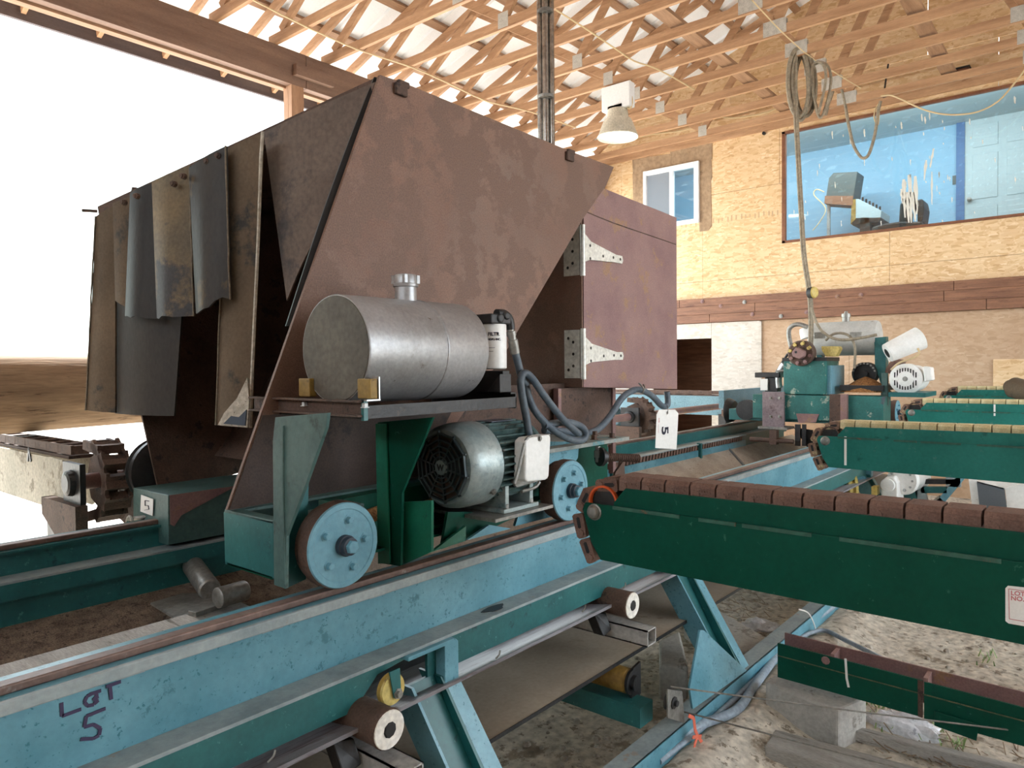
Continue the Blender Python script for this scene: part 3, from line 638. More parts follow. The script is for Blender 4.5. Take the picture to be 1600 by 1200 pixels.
# return idlers below
for x in (2.52, 5.0):
    MB().lathe((x, 1.49, .320), (0, 1, 0), [(0, .04), (.01, .05), (.10, .05), (1.4, .05)], 22).build('return_roller', OCHRE, cv, True)
    MB().lathe((x, 1.488, .320), (0, -1, 0), [(0, .05), (.012, .05), (.013, .03), (.03, .03)], 16).build('roller_bearing', DARK, cv, True)
    MB().prism([(x - .02, 1.475, .215), (x + .06, 1.475, .255), (x + .06, 1.475, .385), (x + .0, 1.475, .375)], (0, .01, 0)).build('bearing_plate', DARK, cv)
p = hz(772, 951, .759); mb = MB().prism([p + V(.05 * math.cos(t) * (1 + .3 * math.sin(3 * t)), .022 * math.sin(t), 0) for t in [2 * PI * i / 14 for i in range(14)]], (0, 0, .002)).build('grease_blot', BLACK, trk)
# ================================================================== FRONT CARRIAGE
fc = thing('saw_carriage', (1.8, 2.0, .97), 'nearest saw carriage, a rusty sheet steel hood and oil tank on a green wheeled frame', 'carriage')
C = lambda name, m, mb, **k: mb.build(name, m, fc, **k)
YP = 2.0                                                     # plane of the near hood plate
hpx = lambda *pts: [hy(px, py, YP) for px, py in pts]
pl = hpx((594, 117), (630, 129), (893, 237), (959, 261), (947, 290), (912, 340), (790, 550))
lo_ = V(1.86, YP, 1.19)
lft = hpx((355, 797))[0]
pl = pl + [lo_, lft]
def hood_at(z): t = (z - lft.z) / (pl[0].z - lft.z); return V(lft.x + (pl[0].x - lft.x) * t + .004, YP - .003, z)
hood = MB().prism(pl, (0, .012, 0)).build('hood_plate', RUST, fc)
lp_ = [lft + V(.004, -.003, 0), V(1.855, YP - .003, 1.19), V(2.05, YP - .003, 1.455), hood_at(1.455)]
MB().prism(lp_, (0, -.004, 0)).build('lower_sheet', LOWERDARK, fc)  # darker brown sheet laid over the lower part of the hood plate
# clips welded on the top edge
for px, py in ((630, 137), (893, 242)):
    p = hy(px, py, YP - .012)
    o = MB().box(p.x - .035, p.x + .02, YP - .016, YP - .001, p.z - .03, p.z + .012).build('weld_clip', RUSTDARK, fc, bevel=.004)
    o2 = MB().box(p.x - .02, p.x + .035, YP - .012, YP + .02, p.z + .005, p.z + .028).build('weld_clip', RUSTDARK, fc, bevel=.006)
# black rubber lip behind the left edge
e0, e1 = pl[0], pl[-1]
mb = MB()
n = 14
r0 = []
for i in range(n + 1):
    t = i / n * .62; c = e0.lerp(e1, t) + V(.004 - .012 * math.sin(PI * t / .62), .03, 0)
    r0.append(c)
mb.rings([[c + V(-.006, .0, 0), c + V(.02, -.012, 0), c + V(.03, -.010, 0), c + V(.0, .015, 0)] for c in r0]).build('rubber_lip', BLACK, fc)
# far hood plate, back plate and top bar
YQ = 3.32
far = [hy(*p, YQ) for p in ((186, 420), (220, 640), (250, 776))]
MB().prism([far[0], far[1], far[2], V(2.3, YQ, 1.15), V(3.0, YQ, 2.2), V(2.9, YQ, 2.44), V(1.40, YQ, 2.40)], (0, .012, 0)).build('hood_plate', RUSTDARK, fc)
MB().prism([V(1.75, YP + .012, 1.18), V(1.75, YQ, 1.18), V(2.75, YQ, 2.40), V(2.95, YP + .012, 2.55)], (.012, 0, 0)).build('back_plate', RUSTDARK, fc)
BA = hy(590, 119, YP + .02); BB = hy(152, 322, 3.42)
up = V(0, 0, 1)
MB().bar(BA + V(.012, 0, -.03), BB + V(.012, 0, -.03), .02, .06).build('top_bar', RUSTDARK, fc, bevel=.002)
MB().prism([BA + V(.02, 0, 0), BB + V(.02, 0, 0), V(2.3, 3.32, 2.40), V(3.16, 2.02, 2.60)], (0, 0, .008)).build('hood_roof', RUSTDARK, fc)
p = hy(152, 330, 3.42); MB().cyl(p, p + V(-.05, .03, 0), .007, 8).build('bar_pin', RUSTDARK, fc)
bn = (BB - BA).cross(up).normalized()
if bn.x > 0: bn = -bn                                        # towards the open end
def flap(tl, tr, br, bl, d, m, bow=.02, name='rubber_flap', edge=None, jag=0, swing=0., nx=7, ny=12):
    P0 = BA + bn * d; rnd = random.Random(int(tl[0] * 7 + br[1])); G = []
    for j in range(ny + 1):
        t = j / ny; row = []
        for i in range(nx + 1):
            s = i / nx
            px = (tl[0] * (1 - s) + tr[0] * s) * (1 - t) + (bl[0] * (1 - s) + br[0] * s) * t
            py = (tl[1] * (1 - s) + tr[1] * s) * (1 - t) + (bl[1] * (1 - s) + br[1] * s) * t
            if j == ny and 0 < i < nx: py += rnd.uniform(-jag, jag)
            q = hp(px, py, P0, bn) + bn * (bow * math.sin(PI * s) * (.25 + .75 * t) + swing * t * t)
            row.append(q)
        G.append(row)
    mb = MB(); W = nx + 1; th = bn * -.008
    vs = [q for r in G for q in r]; vs2 = [q + th for q in vs]; nV = len(vs); fs = []
    for j in range(ny):
        for i in range(nx):
            a, b, c, e = j * W + i, j * W + i + 1, (j + 1) * W + i + 1, (j + 1) * W + i
            fs += [(a, b, c, e), (nV + e, nV + c, nV + b, nV + a)]
    for j in range(ny):
        for i in (0, nx):
            a, b = j * W + i, (j + 1) * W + i; fs.append((a, b, nV + b, nV + a))
    for i in range(nx):
        for j in (0, ny): a, b = j * W + i, j * W + i + 1; fs.append((a, b, nV + b, nV + a))
    mb.add(vs + vs2, fs); o = mb.build(name, m, fc, True)
    if edge:
        for side in edge:
            col = [G[j][0 if side == 'l' else nx] for j in range(ny + 1)]
            ORG_ = MB(); ORG_.tube([c + bn * (.003 + rnd.uniform(-.002, .002)) for c in col], .0065 if edge == ('r', 'l') and side == 'r' else .0035, 5, 1).build('frayed_edge', CANVAS if edge == ('r', 'l') and side == 'r' else DULLFRAY, o)
    return o
flap((150, 338), (180, 320), (180, 645), (135, 641), .02, RUBBER, .012, edge=('l',))
flap((178, 318), (300, 268), (272, 650), (180, 646), .006, RUBBERD, .03)
flap((176, 318), (206, 306), (212, 486), (180, 470), .05, RUBBER, .01)
flap((203, 302), (240, 285), (247, 498), (195, 494), .075, RUBBERD, .025, jag=2)
flap((237, 285), (297, 258), (303, 494), (245, 497), .11, mat('stained_rubber_belt', rgb(92, 80, 62), rgb(124, 104, 72), 3, .65, 0, rgb(58, 56, 58), 2.6, .52, bump=.12, bump_scale=80), .035, edge=('r',), jag=2)
flap((295, 262), (353, 228), (360, 468), (306, 490), .14, RUBBERD, .035, edge=('r',), jag=7)
flap((353, 234), (411, 206), (392, 668), (338, 664), .10, RUBBER, .015, edge=('r', 'l'))
flap((412, 206), (586, 128), (520, 330), (448, 470), .02, mat('brown_rubber_belt', rgb(92, 76, 66), rgb(118, 100, 88), 2.4, .65, 0, rgb(74, 66, 64), 2, .55, bump=.1), .02)
# torn canvas tail at the foot of the long flap
tl = [hp(px, py, BA + bn * .13, bn) for px, py in ((388, 590), (391, 625), (388, 668), (342, 664), (352, 645), (372, 622))]
MB().prism(tl, bn * .006).build('canvas_tail', CANVAS, fc)
tl = [hp(px, py, BA + bn * .138, bn) for px, py in ((386, 640), (384, 665), (350, 662), (362, 650), (374, 652))]
MB().prism(tl, bn * .004).build('canvas_stripe', flat('slate_rubber', rgb(62, 76, 92), .6), fc)
for px, py in ((270, 287), (285, 275), (340, 243), (322, 252), (212, 306), (192, 316)):
    p = hp(px, py, BA + bn * .15, bn); MB().lathe(p, bn, [(-.012, .012), (.002, .012), (.003, .008), (.008, .008)], 8).build('flap_bolt', RUSTDARK, fc)

# ---- base frame
XB = 1.103
base = part('base_box', fc)
D = lambda name, m, mb, **k: mb.build(name, m, base, **k)
D('end_plate', TEAL, MB().prism([(XB, 1.78, 1.015), (XB, 1.78, 1.176), (XB, 2.046, 1.170), (XB, 2.043, 1.012)], (.010, 0, 0)), bevel=.002)
D('front_plate', GREYGREEN, bx(XB + .01, 1.40, 1.78, 1.79, 1.015, 1.175))
D('rim', GREYGREEN, MB().box(XB, 1.14, 1.78, 2.04, 1.168, 1.178).box(1.14, 1.42, 1.78, 1.83, 1.168, 1.178).box(1.14, 2.5, 1.99, 2.04, 1.168, 1.178), bevel=.002)
D('bottom_plate', GREEN, bx(XB, 2.5, 1.79, 2.03, 1.012, 1.02))
D('sawdust_fill', CHIPS, MB().add([(1.14 + .09 * i, 1.83 + .04 * j, 1.10 + .03 * ((i * 5 + j * 3) % 4) / 3) for j in range(5) for i in range(14)], [(j * 14 + i, j * 14 + i + 1, (j + 1) * 14 + i + 1, (j + 1) * 14 + i) for j in range(4) for i in range(13)]))
o = [q for q in base.children if q.name.startswith('sawdust')][0]; o['kind'] = 'stuff'
D('sole_beam', GREEN, MB().box(1.40, 2.62, 1.93, 1.99, 1.02, 1.17).box(1.40, 2.62, 1.86, 1.99, 1.02, 1.03))
# ---- gussets that carry the tank shelf
X1g = 1.095
MB().prism([hx(px, py, X1g) for px, py in ((430, 652), (512, 645), (509, 668), (472, 772), (447, 838), (446, 920), (428, 914), (426, 690))], (.010, 0, 0)).build('shelf_gusset', GREYGREEN, fc, bevel=.001)
a = hx(443, 665, X1g - .001); b = hx(445, 915, X1g - .001)
MB().tube([a, a.lerp(b, .3) + V(0, .002, 0), a.lerp(b, .7), b], .003, 6, 2).build('weld_bead', GREYGREEN, fc, True)
MB().prism([hy(px, py, 1.765) for px, py in ((447, 838), (472, 775), (474, 700), (484, 700), (478, 905), (446, 920))], (0, .010, 0)).build('front_gusset', TEAL, fc)
X2g = 1.52
MB().prism([hx(px, py, X2g) for px, py in ((590, 660), (676, 652), (628, 770), (626, 885), (594, 880))], (.010, 0, 0)).build('shelf_gusset', GREEN, fc, bevel=.001)
a = hx(589, 662, X2g - .004); b = hx(593, 880, X2g - .004)
MB().prism([a, hx(605, 662, X2g - .004), hx(611, 880, X2g - .004), b], (-.006, 0, 0)).build('gusset_edge', GREENB, fc)
MB().prism([hx(px, py, 1.56) for px, py in ((627, 785), (674, 782), (674, 862), (630, 882))], (.010, 0, 0)).build('brace_plate', GREENB, fc)
MB().prism([hy(px, py, 1.76) for px, py in ((690, 858), (745, 838), (790, 815), (840, 795), (760, 800), (700, 800))], (0, .012, 0)).build('motor_stand', GREEN, fc)
MB().prism([hy(px, py, 1.73) for px, py in ((676, 862), (728, 822), (728, 845))], (0, .012, 0)).build('brace_plate', GREENB, fc)
MB().prism([hy(px, py, 1.72) for px, py in ((730, 844), (765, 820), (798, 826))], (0, .012, 0)).build('brace_plate', BLUE, fc)
MB().prism([hy(px, py, 1.80) for px, py in ((805, 822), (812, 800), (868, 788), (868, 806))], (0, .012, 0)).build('brace_plate', BLUE, fc)
# ---- wheels
def wheel(c, r=.1235, nb=5, ph=.35):
    wl = MB().lathe(c + V(0, .075, 0), (0, -1, 0), [(0, r * .75), (.004, r * .93), (.03, r * .95), (.032, r), (.066, r), (.070, r * .985)], 48).build('wheel', RUSTDARK, fc, True)
    MB().lathe(c + V(0, .006, 0), (0, -1, 0), [(0, r * .985), (.006, r * .96), (.0065, r * .84), (.0045, r * .82), (.0045, .03)], 48).build('wheel_face', WHEELB, wl, True)
    for k in range(nb):
        an = ph + 2 * PI * k / nb; mb = MB(); bolt(mb, c + V(math.cos(an) * r * .58, .002, math.sin(an) * r * .58), (0, -1, 0), .0105, .016); mb.build('wheel_bolt', WHEELB, wl)
    MB().lathe(c + V(0, .004, 0), (0, -1, 0), [(0, .030), (.018, .030), (.020, .027), (.034, .025), (.036, .016)], 24).build('hub_cap', flat('hub_black_blue', rgb(46, 54, 66), .5), wl, True)
    MB().lathe(c + V(-.0, -.032, 0), (0, -1, 0), [(0, .020), (.010, .019), (.012, .016)], 6).build('hub_nut', WHEELB, wl)
    return wl
wheel(V(1.258, 1.668, 1.096), ph=1.35)
w2_ = wheel(V(2.37, 1.668, 1.096), nb=6, ph=.25)
# far wheels
xw_ = hy(198, 780, 3.40).x + .155
MB().lathe(V(xw_, 3.428, 1.13), (0, -1, 0), [(0, .15), (.02, .155), (.025, .145), (.05, .145), (.055, .155), (.08, .155), (.09, .12)], 36).build('wheel', DARK, fc, True)
MB().lathe(V(2.5, 3.04, 1.105), (0, 1, 0), [(0, .10), (.03, .12), (.06, .13), (.075, .13)], 36).build('wheel', DARK, fc, True)
# far base box with its number label
k2 = 1.36
fb = [hx(px, py, k2) for px, py in ((263, 774), (263, 852), (208, 838), (208, 762))]
MB().prism(fb, (.5, 0, 0)).build('far_base_box', GREYGREEN, fc, bevel=.003)
MB().prism([fb[0] + V(.004, -.002, 0), fb[0] + V(.3, -.002, 0), fb[0] + V(.16, -.002, -.05), fb[0] + V(.05, -.002, -.09), fb[0] + V(.02, -.002, -.13), fb[0] + V(.004, -.002, -.12)], (0, -.002, 0)).build('rust_patch', RUSTD, fc)
cd_ = [hx(px, py, k2 - .004) for px, py in ((221, 773), (240, 780), (239, 806), (220, 799))]
lab = MB().prism(cd_, (-.002, 0, 0)).build('number_label', CARD, fc)
pen([[(233, 783), (227, 782), (227, 790), (232, 790), (233, 796), (226, 797)]], lambda px, py: hx(px, py, k2 - .007), .005, INKB, lab, 'label_digit')
a = hx(203, 812, k2 - .04); MB().lathe(a, (0, .5, 1), [(0, .02)], 12)
mb = MB(); ring = [a + V(.0, .03 * math.cos(t), .035 * math.sin(t) - .02) for t in [2 * PI * i / 14 for i in range(15)]]; mb.tube(ring, .006, 6, 1).build('shackle', STEEL, fc, True)
MB().cyl(a + V(.05, -.06, .012), a + V(0, .02, .0), .009, 8).build('shackle_pin', STEEL, fc)

# ---- shelf and tank
sh = part('tank_shelf', fc); S = lambda name, m, mb, **k: mb.build(name, m, sh, **k)
ZS = 1.462
S('shelf_plate', DARK, bx(1.27, 1.93, 1.59, 2.0, ZS - .006, ZS + .002), bevel=.001)
S('shelf_lip', DARK, bx(1.27, 1.93, 1.585, 1.592, ZS - .006, ZS + .030))
S('angle_iron', RUSTDARK, MB().box(1.245, 1.272, 1.585, 2.14, ZS + .0, ZS + .006).box(1.266, 1.272, 1.585, 2.14, ZS - .0, ZS + .045).box(1.245, 1.272, 1.585, 2.14, ZS + .04, ZS + .046), bevel=.001)
S('angle_iron', TEAL, bx(1.262, 1.276, 1.578, 1.59, ZS - .01, ZS + .048))
S('angle_iron', DARK, MB().box(1.90, 1.93, 1.585, 2.0, ZS + .04, ZS + .046).box(1.924, 1.93, 1.585, 2.0, ZS - .01, ZS + .046), bevel=.001)
TC = V(0, 1.742, 1.652); TX0, TX1, TR = 1.29, 1.79, .160
tank = MB().lathe(V(TX0, TC.y, TC.z), (1, 0, 0), [(0, TR - .002), (.004, TR), (.01, TR), (TX1 - TX0 - .01, TR), (TX1 - TX0, TR - .004)], 64).build('oil_tank', ALU, fc, True)
T = lambda name, m, mb, **k: mb.build(name, m, tank, **k)
T('tank_end', ALUSHADE, MB().lathe(V(TX0 - .002, TC.y, TC.z), (1, 0, 0), [(0, TR - .006), (.004, TR - .003)], 64))
ws = hy(686, 530, 1.6).x + .02
T('weld_seam', ALU, MB().lathe(V(ws, TC.y, TC.z), (1, 0, 0), [(0, TR - .001), (.003, TR + .0025), (.007, TR + .0025), (.010, TR - .001)], 64), smooth=True)
nk = V(1.568, TC.y, TC.z + TR - .012)
T('filler_neck', ALU, MB().lathe(nk, (0, 0, 1), [(0, .035), (.055, .034)], 28), smooth=True)
cp = MB().lathe(nk + V(0, 0, .052), (0, 0, 1), [(0, .033), (.002, .040), (.010, .041), (.012, .038), (.034, .037), (.040, .034), (.042, .02)], 32)
for k in range(4):
    an = PI / 4 + k * PI / 2; c = nk + V(math.cos(an) * .037, math.sin(an) * .037, .072); cp.box(c.x - .006, c.x + .006, c.y - .006, c.y + .006, c.z - .008, c.z + .018)
T('filler_cap', ALU, cp, smooth=True)
for px in (477, 570):
    c = hx(px, 607, TX0 - .012)
    T('end_block', OCHRE, bx(c.x - .006, c.x + .02, c.y - .030, c.y + .026, ZS + .05, ZS + .105), bevel=.003)
    mb = MB(); bolt(mb, c + V(-.016, -.02, -.052), (0, 0, 1), .009, .012); T('block_bolt', GALV, mb)
T('saddle_clip', GALV, MB().box(1.262, 1.31, 1.565, 1.60, ZS + .044, ZS + .048).box(1.305, 1.309, 1.565, 1.60, ZS + .048, ZS + .11))
T('saddle', DARK, MB().prism([(1.86, 1.66, ZS + .046), (1.86, 1.60, ZS + .11), (1.86, 1.60, ZS + .046)], (.06, 0, 0)).box(1.90, 1.935, 1.62, 1.9, ZS + .04, ZS + .12), bevel=.002)
# filter and its head
fcx = hy(770, 540, 1.70); fz0 = hy(770, 577, 1.70).z; fz1 = hy(770, 507, 1.70).z
flt = MB().lathe(V(fcx.x + .005, 1.70, fz0), (0, 0, 1), [(0, .040), (.004, .046), (fz1 - fz0 - .004, .046), (fz1 - fz0, .044)], 32).build('oil_filter', WHITEP, fc, True)
MB().box(fcx.x - .05, fcx.x + .055, 1.66, 1.75, fz1, fz1 + .035).lathe(V(fcx.x - .005, 1.665, fz1 + .02), (0, -1, 0), [(0, .018), (.012, .016)], 10).lathe(V(fcx.x + .03, 1.665, fz1 + .03), (0, -1, 0), [(0, .016), (.012, .014)], 10).build('filter_head', DARK, flt, bevel=.006)
# print on the can : follows the curved side
def can_text(body, size, z, m):
    o = text_mesh('filter_print', body, size, m, flt, (0, 0, 0), (1, 0, 0), (0, 0, 1), .0006)
    o0 = ORG[flt.name]; cx, cy, r = fcx.x + .005, 1.70, .0475
    a0 = -2.86
    for v in o.data.vertices:
        q = v.co + o0; a_ = a0 + q.x / r; dr = r + .0002
        v.co = Vector((cx + dr * math.cos(a_), cy + dr * math.sin(a_), z + q.z)) - o0
can_text('FILTR', .017, fz0 + (fz1 - fz0) * .74, INKB); can_text('HDPU INC.', .0095, fz0 + (fz1 - fz0) * .64, INKB)
can_text('________', .006, fz0 + (fz1 - fz0) * .48, INKB); can_text('______', .006, fz0 + (fz1 - fz0) * .40, INKB)
ph = lambda *pts, Y=1.68: [hy(px, py, Y) for px, py in pts]
MB().tube(ph((776, 490), (788, 491), (796, 500), (798, 515)), .016, 12).build('elbow', DARK, fc, True)
q0, q1 = ph((797, 512), (805, 552))
MB().lathe(q0, q1 - q0, [(0, .013), (.012, .013), (.013, .018), (.03, .018), (.031, .015), (.045, .015), (.046, .019), ((q1 - q0).length, .018)], 14).build('hose_fitting', STEEL, fc, True)
hoses = [ph((804, 548), (809, 566), (815, 590), (822, 600), Y=1.685) ,
         ph((827, 680), (822, 650), (815, 612), (814, 592), (820, 583), (832, 592), (850, 618), (875, 650), (893, 668), (903, 677), Y=1.66),
         ph((822, 600), (826, 620), (838, 645), (860, 668), (885, 684), (905, 689), (915, 682), (912, 670), (898, 662), (880, 660), (850, 664), Y=1.70),
         ph((850, 672), (880, 674), (912, 678), (935, 670), (955, 648), (970, 624), (985, 612), (1000, 609), (1018, 618), (1034, 634), (1043, 632), (1042, 612), Y=1.95)]
for h in hoses: MB().tube(h, .0145 if h is not hoses[3] else .017, 12, 5).build('hydraulic_hose', HOSE, fc, True)
pc = hy(1001, 607, 1.93); MB().tube([pc + V(-.02, 0, .03), pc + V(-.005, -.02, .0), pc + V(0, -.01, -.025), pc + V(.01, -.02, 0), pc + V(.03, 0, .02)], .004, 6).build('wire_tie', STEEL, fc)

# ---- electric motor
MC = hy(692, 730, 1.775); mx0 = MC.x
mo = part('motor', fc); Mo = lambda name, m, mb, **k: mb.build(name, m, mo, **k)
R_ = .150; c0 = V(mx0, MC.y, MC.z)
Mo('fan_cover', MOTORC, MB().lathe(c0, (1, 0, 0), [(.004, R_ * .74), (.003, R_ * .86), (.02, R_ * .96), (.06, R_), (.15, R_), (.152, R_ * .95)], 48, (False, True)), smooth=True)
gr = MB()
for r in (.98, .80, .62, .46, .32):
    pts = [c0 + V(-.006, r * R_ * .80 * math.cos(2 * PI * k / 10 + .2), r * R_ * .80 * math.sin(2 * PI * k / 10 + .2)) for k in range(11)]
    for i in range(10): gr.bar(pts[i], pts[i + 1], .005, .012, (1, 0, 0))
for k in range(10):
    an = 2 * PI * k / 10 + .2; gr.bar(c0 + V(-.006, .02 * math.cos(an), .02 * math.sin(an)), c0 + V(-.004, R_ * .84 * math.cos(an), R_ * .84 * math.sin(an)), .006, .010, (1, 0, 0))
Mo('fan_grille', flat('grille_grey', rgb(74, 84, 86), .4, .4), gr)
Mo('fan', RUSTDARK, MB().lathe(c0 + V(.012, 0, 0), (1, 0, 0), [(0, R_ * .78), (.01, R_ * .78)], 32))
Mo('grille_hub', MOTORC, MB().lathe(c0 + V(-.014, 0, 0), (1, 0, 0), [(0, .026), (.012, .030)], 10))
text_mesh('hub_emblem', 'W', .030, BLACK, mo, c0 + V(-.0145, .014, -.010), (0, -1, 0), (0, 0, 1), .001)
bl = .40; bd = MB().lathe(c0 + V(.15, 0, 0), (1, 0, 0), [(0, R_ * .80), (.24, R_ * .80)], 32)
Mo('motor_body', FINS, bd, smooth=True)
for k in range(34):
    an = 2 * PI * k / 34
    if -2.3 < (an if an < PI else an - 2 * PI) < -.0 and False: continue
    d_ = V(0, math.cos(an), math.sin(an)); MB().bar(c0 + V(.16, 0, 0) + d_ * R_ * .86, c0 + V(.38, 0, 0) + d_ * R_ * .86, .006, R_ * .22, d_).build('cooling_fin', FINS, mo)
Mo('end_bell', FINS, MB().lathe(c0 + V(.385, 0, 0), (1, 0, 0), [(0, R_ * .94), (.02, R_ * .94), (.07, R_ * .7), (.075, R_ * .3), (.12, R_ * .15)], 36), smooth=True)
for an in (.6, -.75, 2.4):
    mb = MB(); bolt(mb, c0 + V(.12, math.cos(an - PI / 2 - .2) * (R_ + .001), math.sin(an - PI / 2 - .2) * (R_ + .001)), (0, math.cos(an - PI / 2 - .2), math.sin(an - PI / 2 - .2)), .009, .010); Mo('cover_bolt', STEEL, mb)
npx = [hy(px, py, 1.735) for px, py in ((766, 650), (782, 660), (806, 657), (790, 649))]
Mo('name_plate', flat('blue_plate', rgb(84, 96, 116), .4), bx(mx0 + .20, mx0 + .32, MC.y - .05, MC.y + .03, MC.z + R_ * .96, MC.z + R_ * .975))
Mo('motor_foot', MOTORC, MB().box(mx0 + .17, mx0 + .37, MC.y - .13, MC.y + .12, MC.z - .175, MC.z - .160).box(mx0 + .19, mx0 + .21, MC.y - .12, MC.y + .1, MC.z - .16, MC.z - .08).box(mx0 + .33, mx0 + .35, MC.y - .12, MC.y + .1, MC.z - .16, MC.z - .08), bevel=.002)
for x in (.20, .34):
    mb = MB(); bolt(mb, c0 + V(x, -.115, -.160), (0, 0, 1), .010, .014); Mo('foot_bolt', STEEL, mb)
bx(mx0 + .09, mx0 + .42, MC.y - .16, MC.y + .2, MC.z - .188, MC.z - .176).build('motor_plate', STEEL, fc, bevel=.001)
jb = [hy(px, py, 1.585) for px, py in ((822, 690), (828, 684), (858, 679), (861, 683), (858, 745), (853, 750), (825, 753), (821, 749))]
jo = MB().prism(jb, (0, .055, 0)).build('junction_box', WHITEP, fc, bevel=.006)
jg = [hy(px, py, 1.64) for px, py in ((802, 752), (806, 758), (818, 690), (826, 680), (860, 678), (830, 700), (826, 758))]
MB().prism([hy(px, py, 1.645) for px, py in ((802, 755), (822, 684), (860, 678), (856, 748), (808, 762))], (0, .012, 0)).build('box_backplate', STEEL, jo, bevel=.002)
MB().tube([hy(px, py, 1.595) for px, py in ((804, 756), (810, 735), (818, 700), (823, 686), (830, 682))], .006, 8).build('box_bail', STEEL, jo, True)
mb = MB(); bolt(mb, hy(843, 685, 1.585), (0, -1, 0), .008, .006); mb.build('box_screw', STEEL, jo)
MB().tube([hy(px, py, 1.62) for px, py in ((815, 768), (830, 764), (838, 760), (843, 753))], .006, 8).build('conduit_stub', STEEL, jo, True)

# ---- hinged box at the back end
YB = 2.05
dpx = lambda *pts: [hy(px, py, YB) for px, py in pts]
dp = dpx((912, 326), (935, 291), (1057, 340), (1058, 608), (912, 605))
door = MB().prism(dp, (0, .010, 0)).build('box_door', RUSTD, fc)
MB().tube(dpx((916, 331), (960, 349), (1010, 366), (1056, 382)), .003, 6, 2).build('weld_line', RUSTDARK, door)
xl, xr = dp[4].x, dp[3].x
side = [hx(px, py, xl) for px, py in ((911, 326), (911, 605), (812, 602))]
MB().prism([V(xl - .004, YB, dp[0].z), V(xl - .004, YB, dp[4].z), V(xl - .004, 3.31, dp[4].z), V(xl - .004, 3.31, dp[0].z)], (-.008, 0, 0)).build('box_side', RUST, fc)
MB().box(xr - .01, xr, YB + .012, 2.56, dp[3].z, dp[2].z).box(xl, xr, 2.55, 2.56, dp[4].z, dp[1].z).build('box_side', RUSTDARK, fc)
MB().prism([dp[0] + V(0, .012, 0), dp[1] + V(0, .012, 0), dp[2] + V(0, .012, 0), dp[2] + V(0, .5, 0), dp[1] + V(0, .5, 0), dp[0] + V(0, .5, 0)], (0, 0, -.006)).build('box_lid', RUSTDARK, fc)
MB().box(xl, xr, YB + .01, 2.56, dp[4].z + .001, dp[4].z + .008).build('box_floor', RUSTDARK, fc)
def hinge(py):
    h = part('strap_hinge', fc); H = lambda name, m, mb, **k: mb.build(name, m, h, **k)
    zt = hy(912, py - 38, YB).z; zb = hy(912, py + 38, YB).z; zm = (zt + zb) / 2
    H('hinge_leaf', ZINC, bx(xl - .018, xl - .013, YB + .01, YB + .105, zb, zt), bevel=.001)
    H('hinge_barrel', ZINC, MB().cyl((xl - .012, YB - .008, zb - .005), (xl - .012, YB - .008, zt + .005), .013, 14), smooth=True)
    H('hinge_strap', ZINC, MB().prism([(xl, YB - .012, zb + .065), (xl, YB - .012, zt - .035), (xl + .06, YB - .012, zt - .07), (xl + .30, YB - .012, zm + .012), (xl + .36, YB - .012, zm + .012), (xl + .37, YB - .012, zm - .01), (xl + .36, YB - .012, zm - .03), (xl + .28, YB - .012, zm - .03), (xl + .05, YB - .012, zb + .08)], (0, .007, 0)), bevel=.001)
    mb = MB()
    for dx, dz in ((.05, .03), (.05, -.035), (.17, -.01), (.27, -.006), (.34, -.008)): mb.lathe((xl + dx, YB - .012, zm + dz), (0, -1, 0), [(0, .008), (.0012, .007)], 8)
    for dy, dz in ((.05, .06), (.05, 0), (.05, -.06), (.08, .08), (.08, -.08)): mb.lathe((xl - .018, YB + dy, zm + dz), (-1, 0, 0), [(0, .008), (.0012, .007)], 8)
    H('screw_holes', DARK, mb)
hinge(392); hinge(553)
# legs and dark housing under the box
MB().box(2.92, 3.42, 2.12, 2.55, 1.16, dp[4].z - .004).build('under_housing', RUSTDARK, fc)
MB().box(1.80, 3.42, 2.16, 2.175, 1.0, dp[4].z + .02).build('under_housing', RUSTDARK, fc)
MB().box(2.895, 2.92, 2.11, 2.14, 1.0, dp[4].z - .004).build('housing_post', RUSTD, fc)
MB().box(3.40, 3.43, 2.11, 2.14, 1.0, dp[4].z - .004).build('housing_post', RUSTD, fc)
# rear end beam, bolts and threaded rod
MB().prism([hy(px, py, 1.80) for px, py in ((848, 762), (852, 690), (905, 690), (903, 715), (888, 740), (866, 765))], (0, .012, 0)).build('end_bracket', BLUE, fc)
MB().prism([hy(px, py, 1.86) for px, py in ((845, 690), (900, 690), (882, 735), (846, 800))], (0, .014, 0)).build('end_bracket', GREEN, fc)
MB().box(2.3, 2.95, 1.74, 2.1, 1.245, 1.262).build('end_plate_top', mat('dusty_teal_plate', rgb(120, 130, 128), rgb(160, 162, 156), 8, .8, 0, rgb(96, 140, 146), 9, .55, fine=.1), fc, bevel=.002)
MB().box(2.55, 2.93, 1.85, 2.05, .99, 1.245).build('end_block', GREEN, fc)
for dx, dy in ((2.62, 1.78), (2.74, 1.80), (2.86, 1.78), (2.9, 1.9)):
    mb = MB(); bolt(mb, V(dx, dy, 1.262), (0, 0, 1), .013, .02); mb.build('plate_bolt', RUSTDARK, fc)
pb = hy(934, 715, 1.76); MB().lathe(pb, (0, 0, 1), [(-.02, .011), (.0, .011), (.001, .018), (.03, .018), (.031, .012), (.05, .012)], 6).build('hanging_bolt', STEEL, fc)
r0, r1 = hy(942, 714, 1.74), hy(1000, 716, 1.66)
rod = MB(); L_ = (r1 - r0).length; prof = []
for i in range(int(L_ / .0105)): prof += [(i * .0105, .0135), (i * .0105 + .003, .019), (i * .0105 + .006, .019), (i * .0105 + .009, .0135)]
rod.lathe(r0, r1 - r0, prof, 14).build('threaded_rod', RUSTDARK, fc)
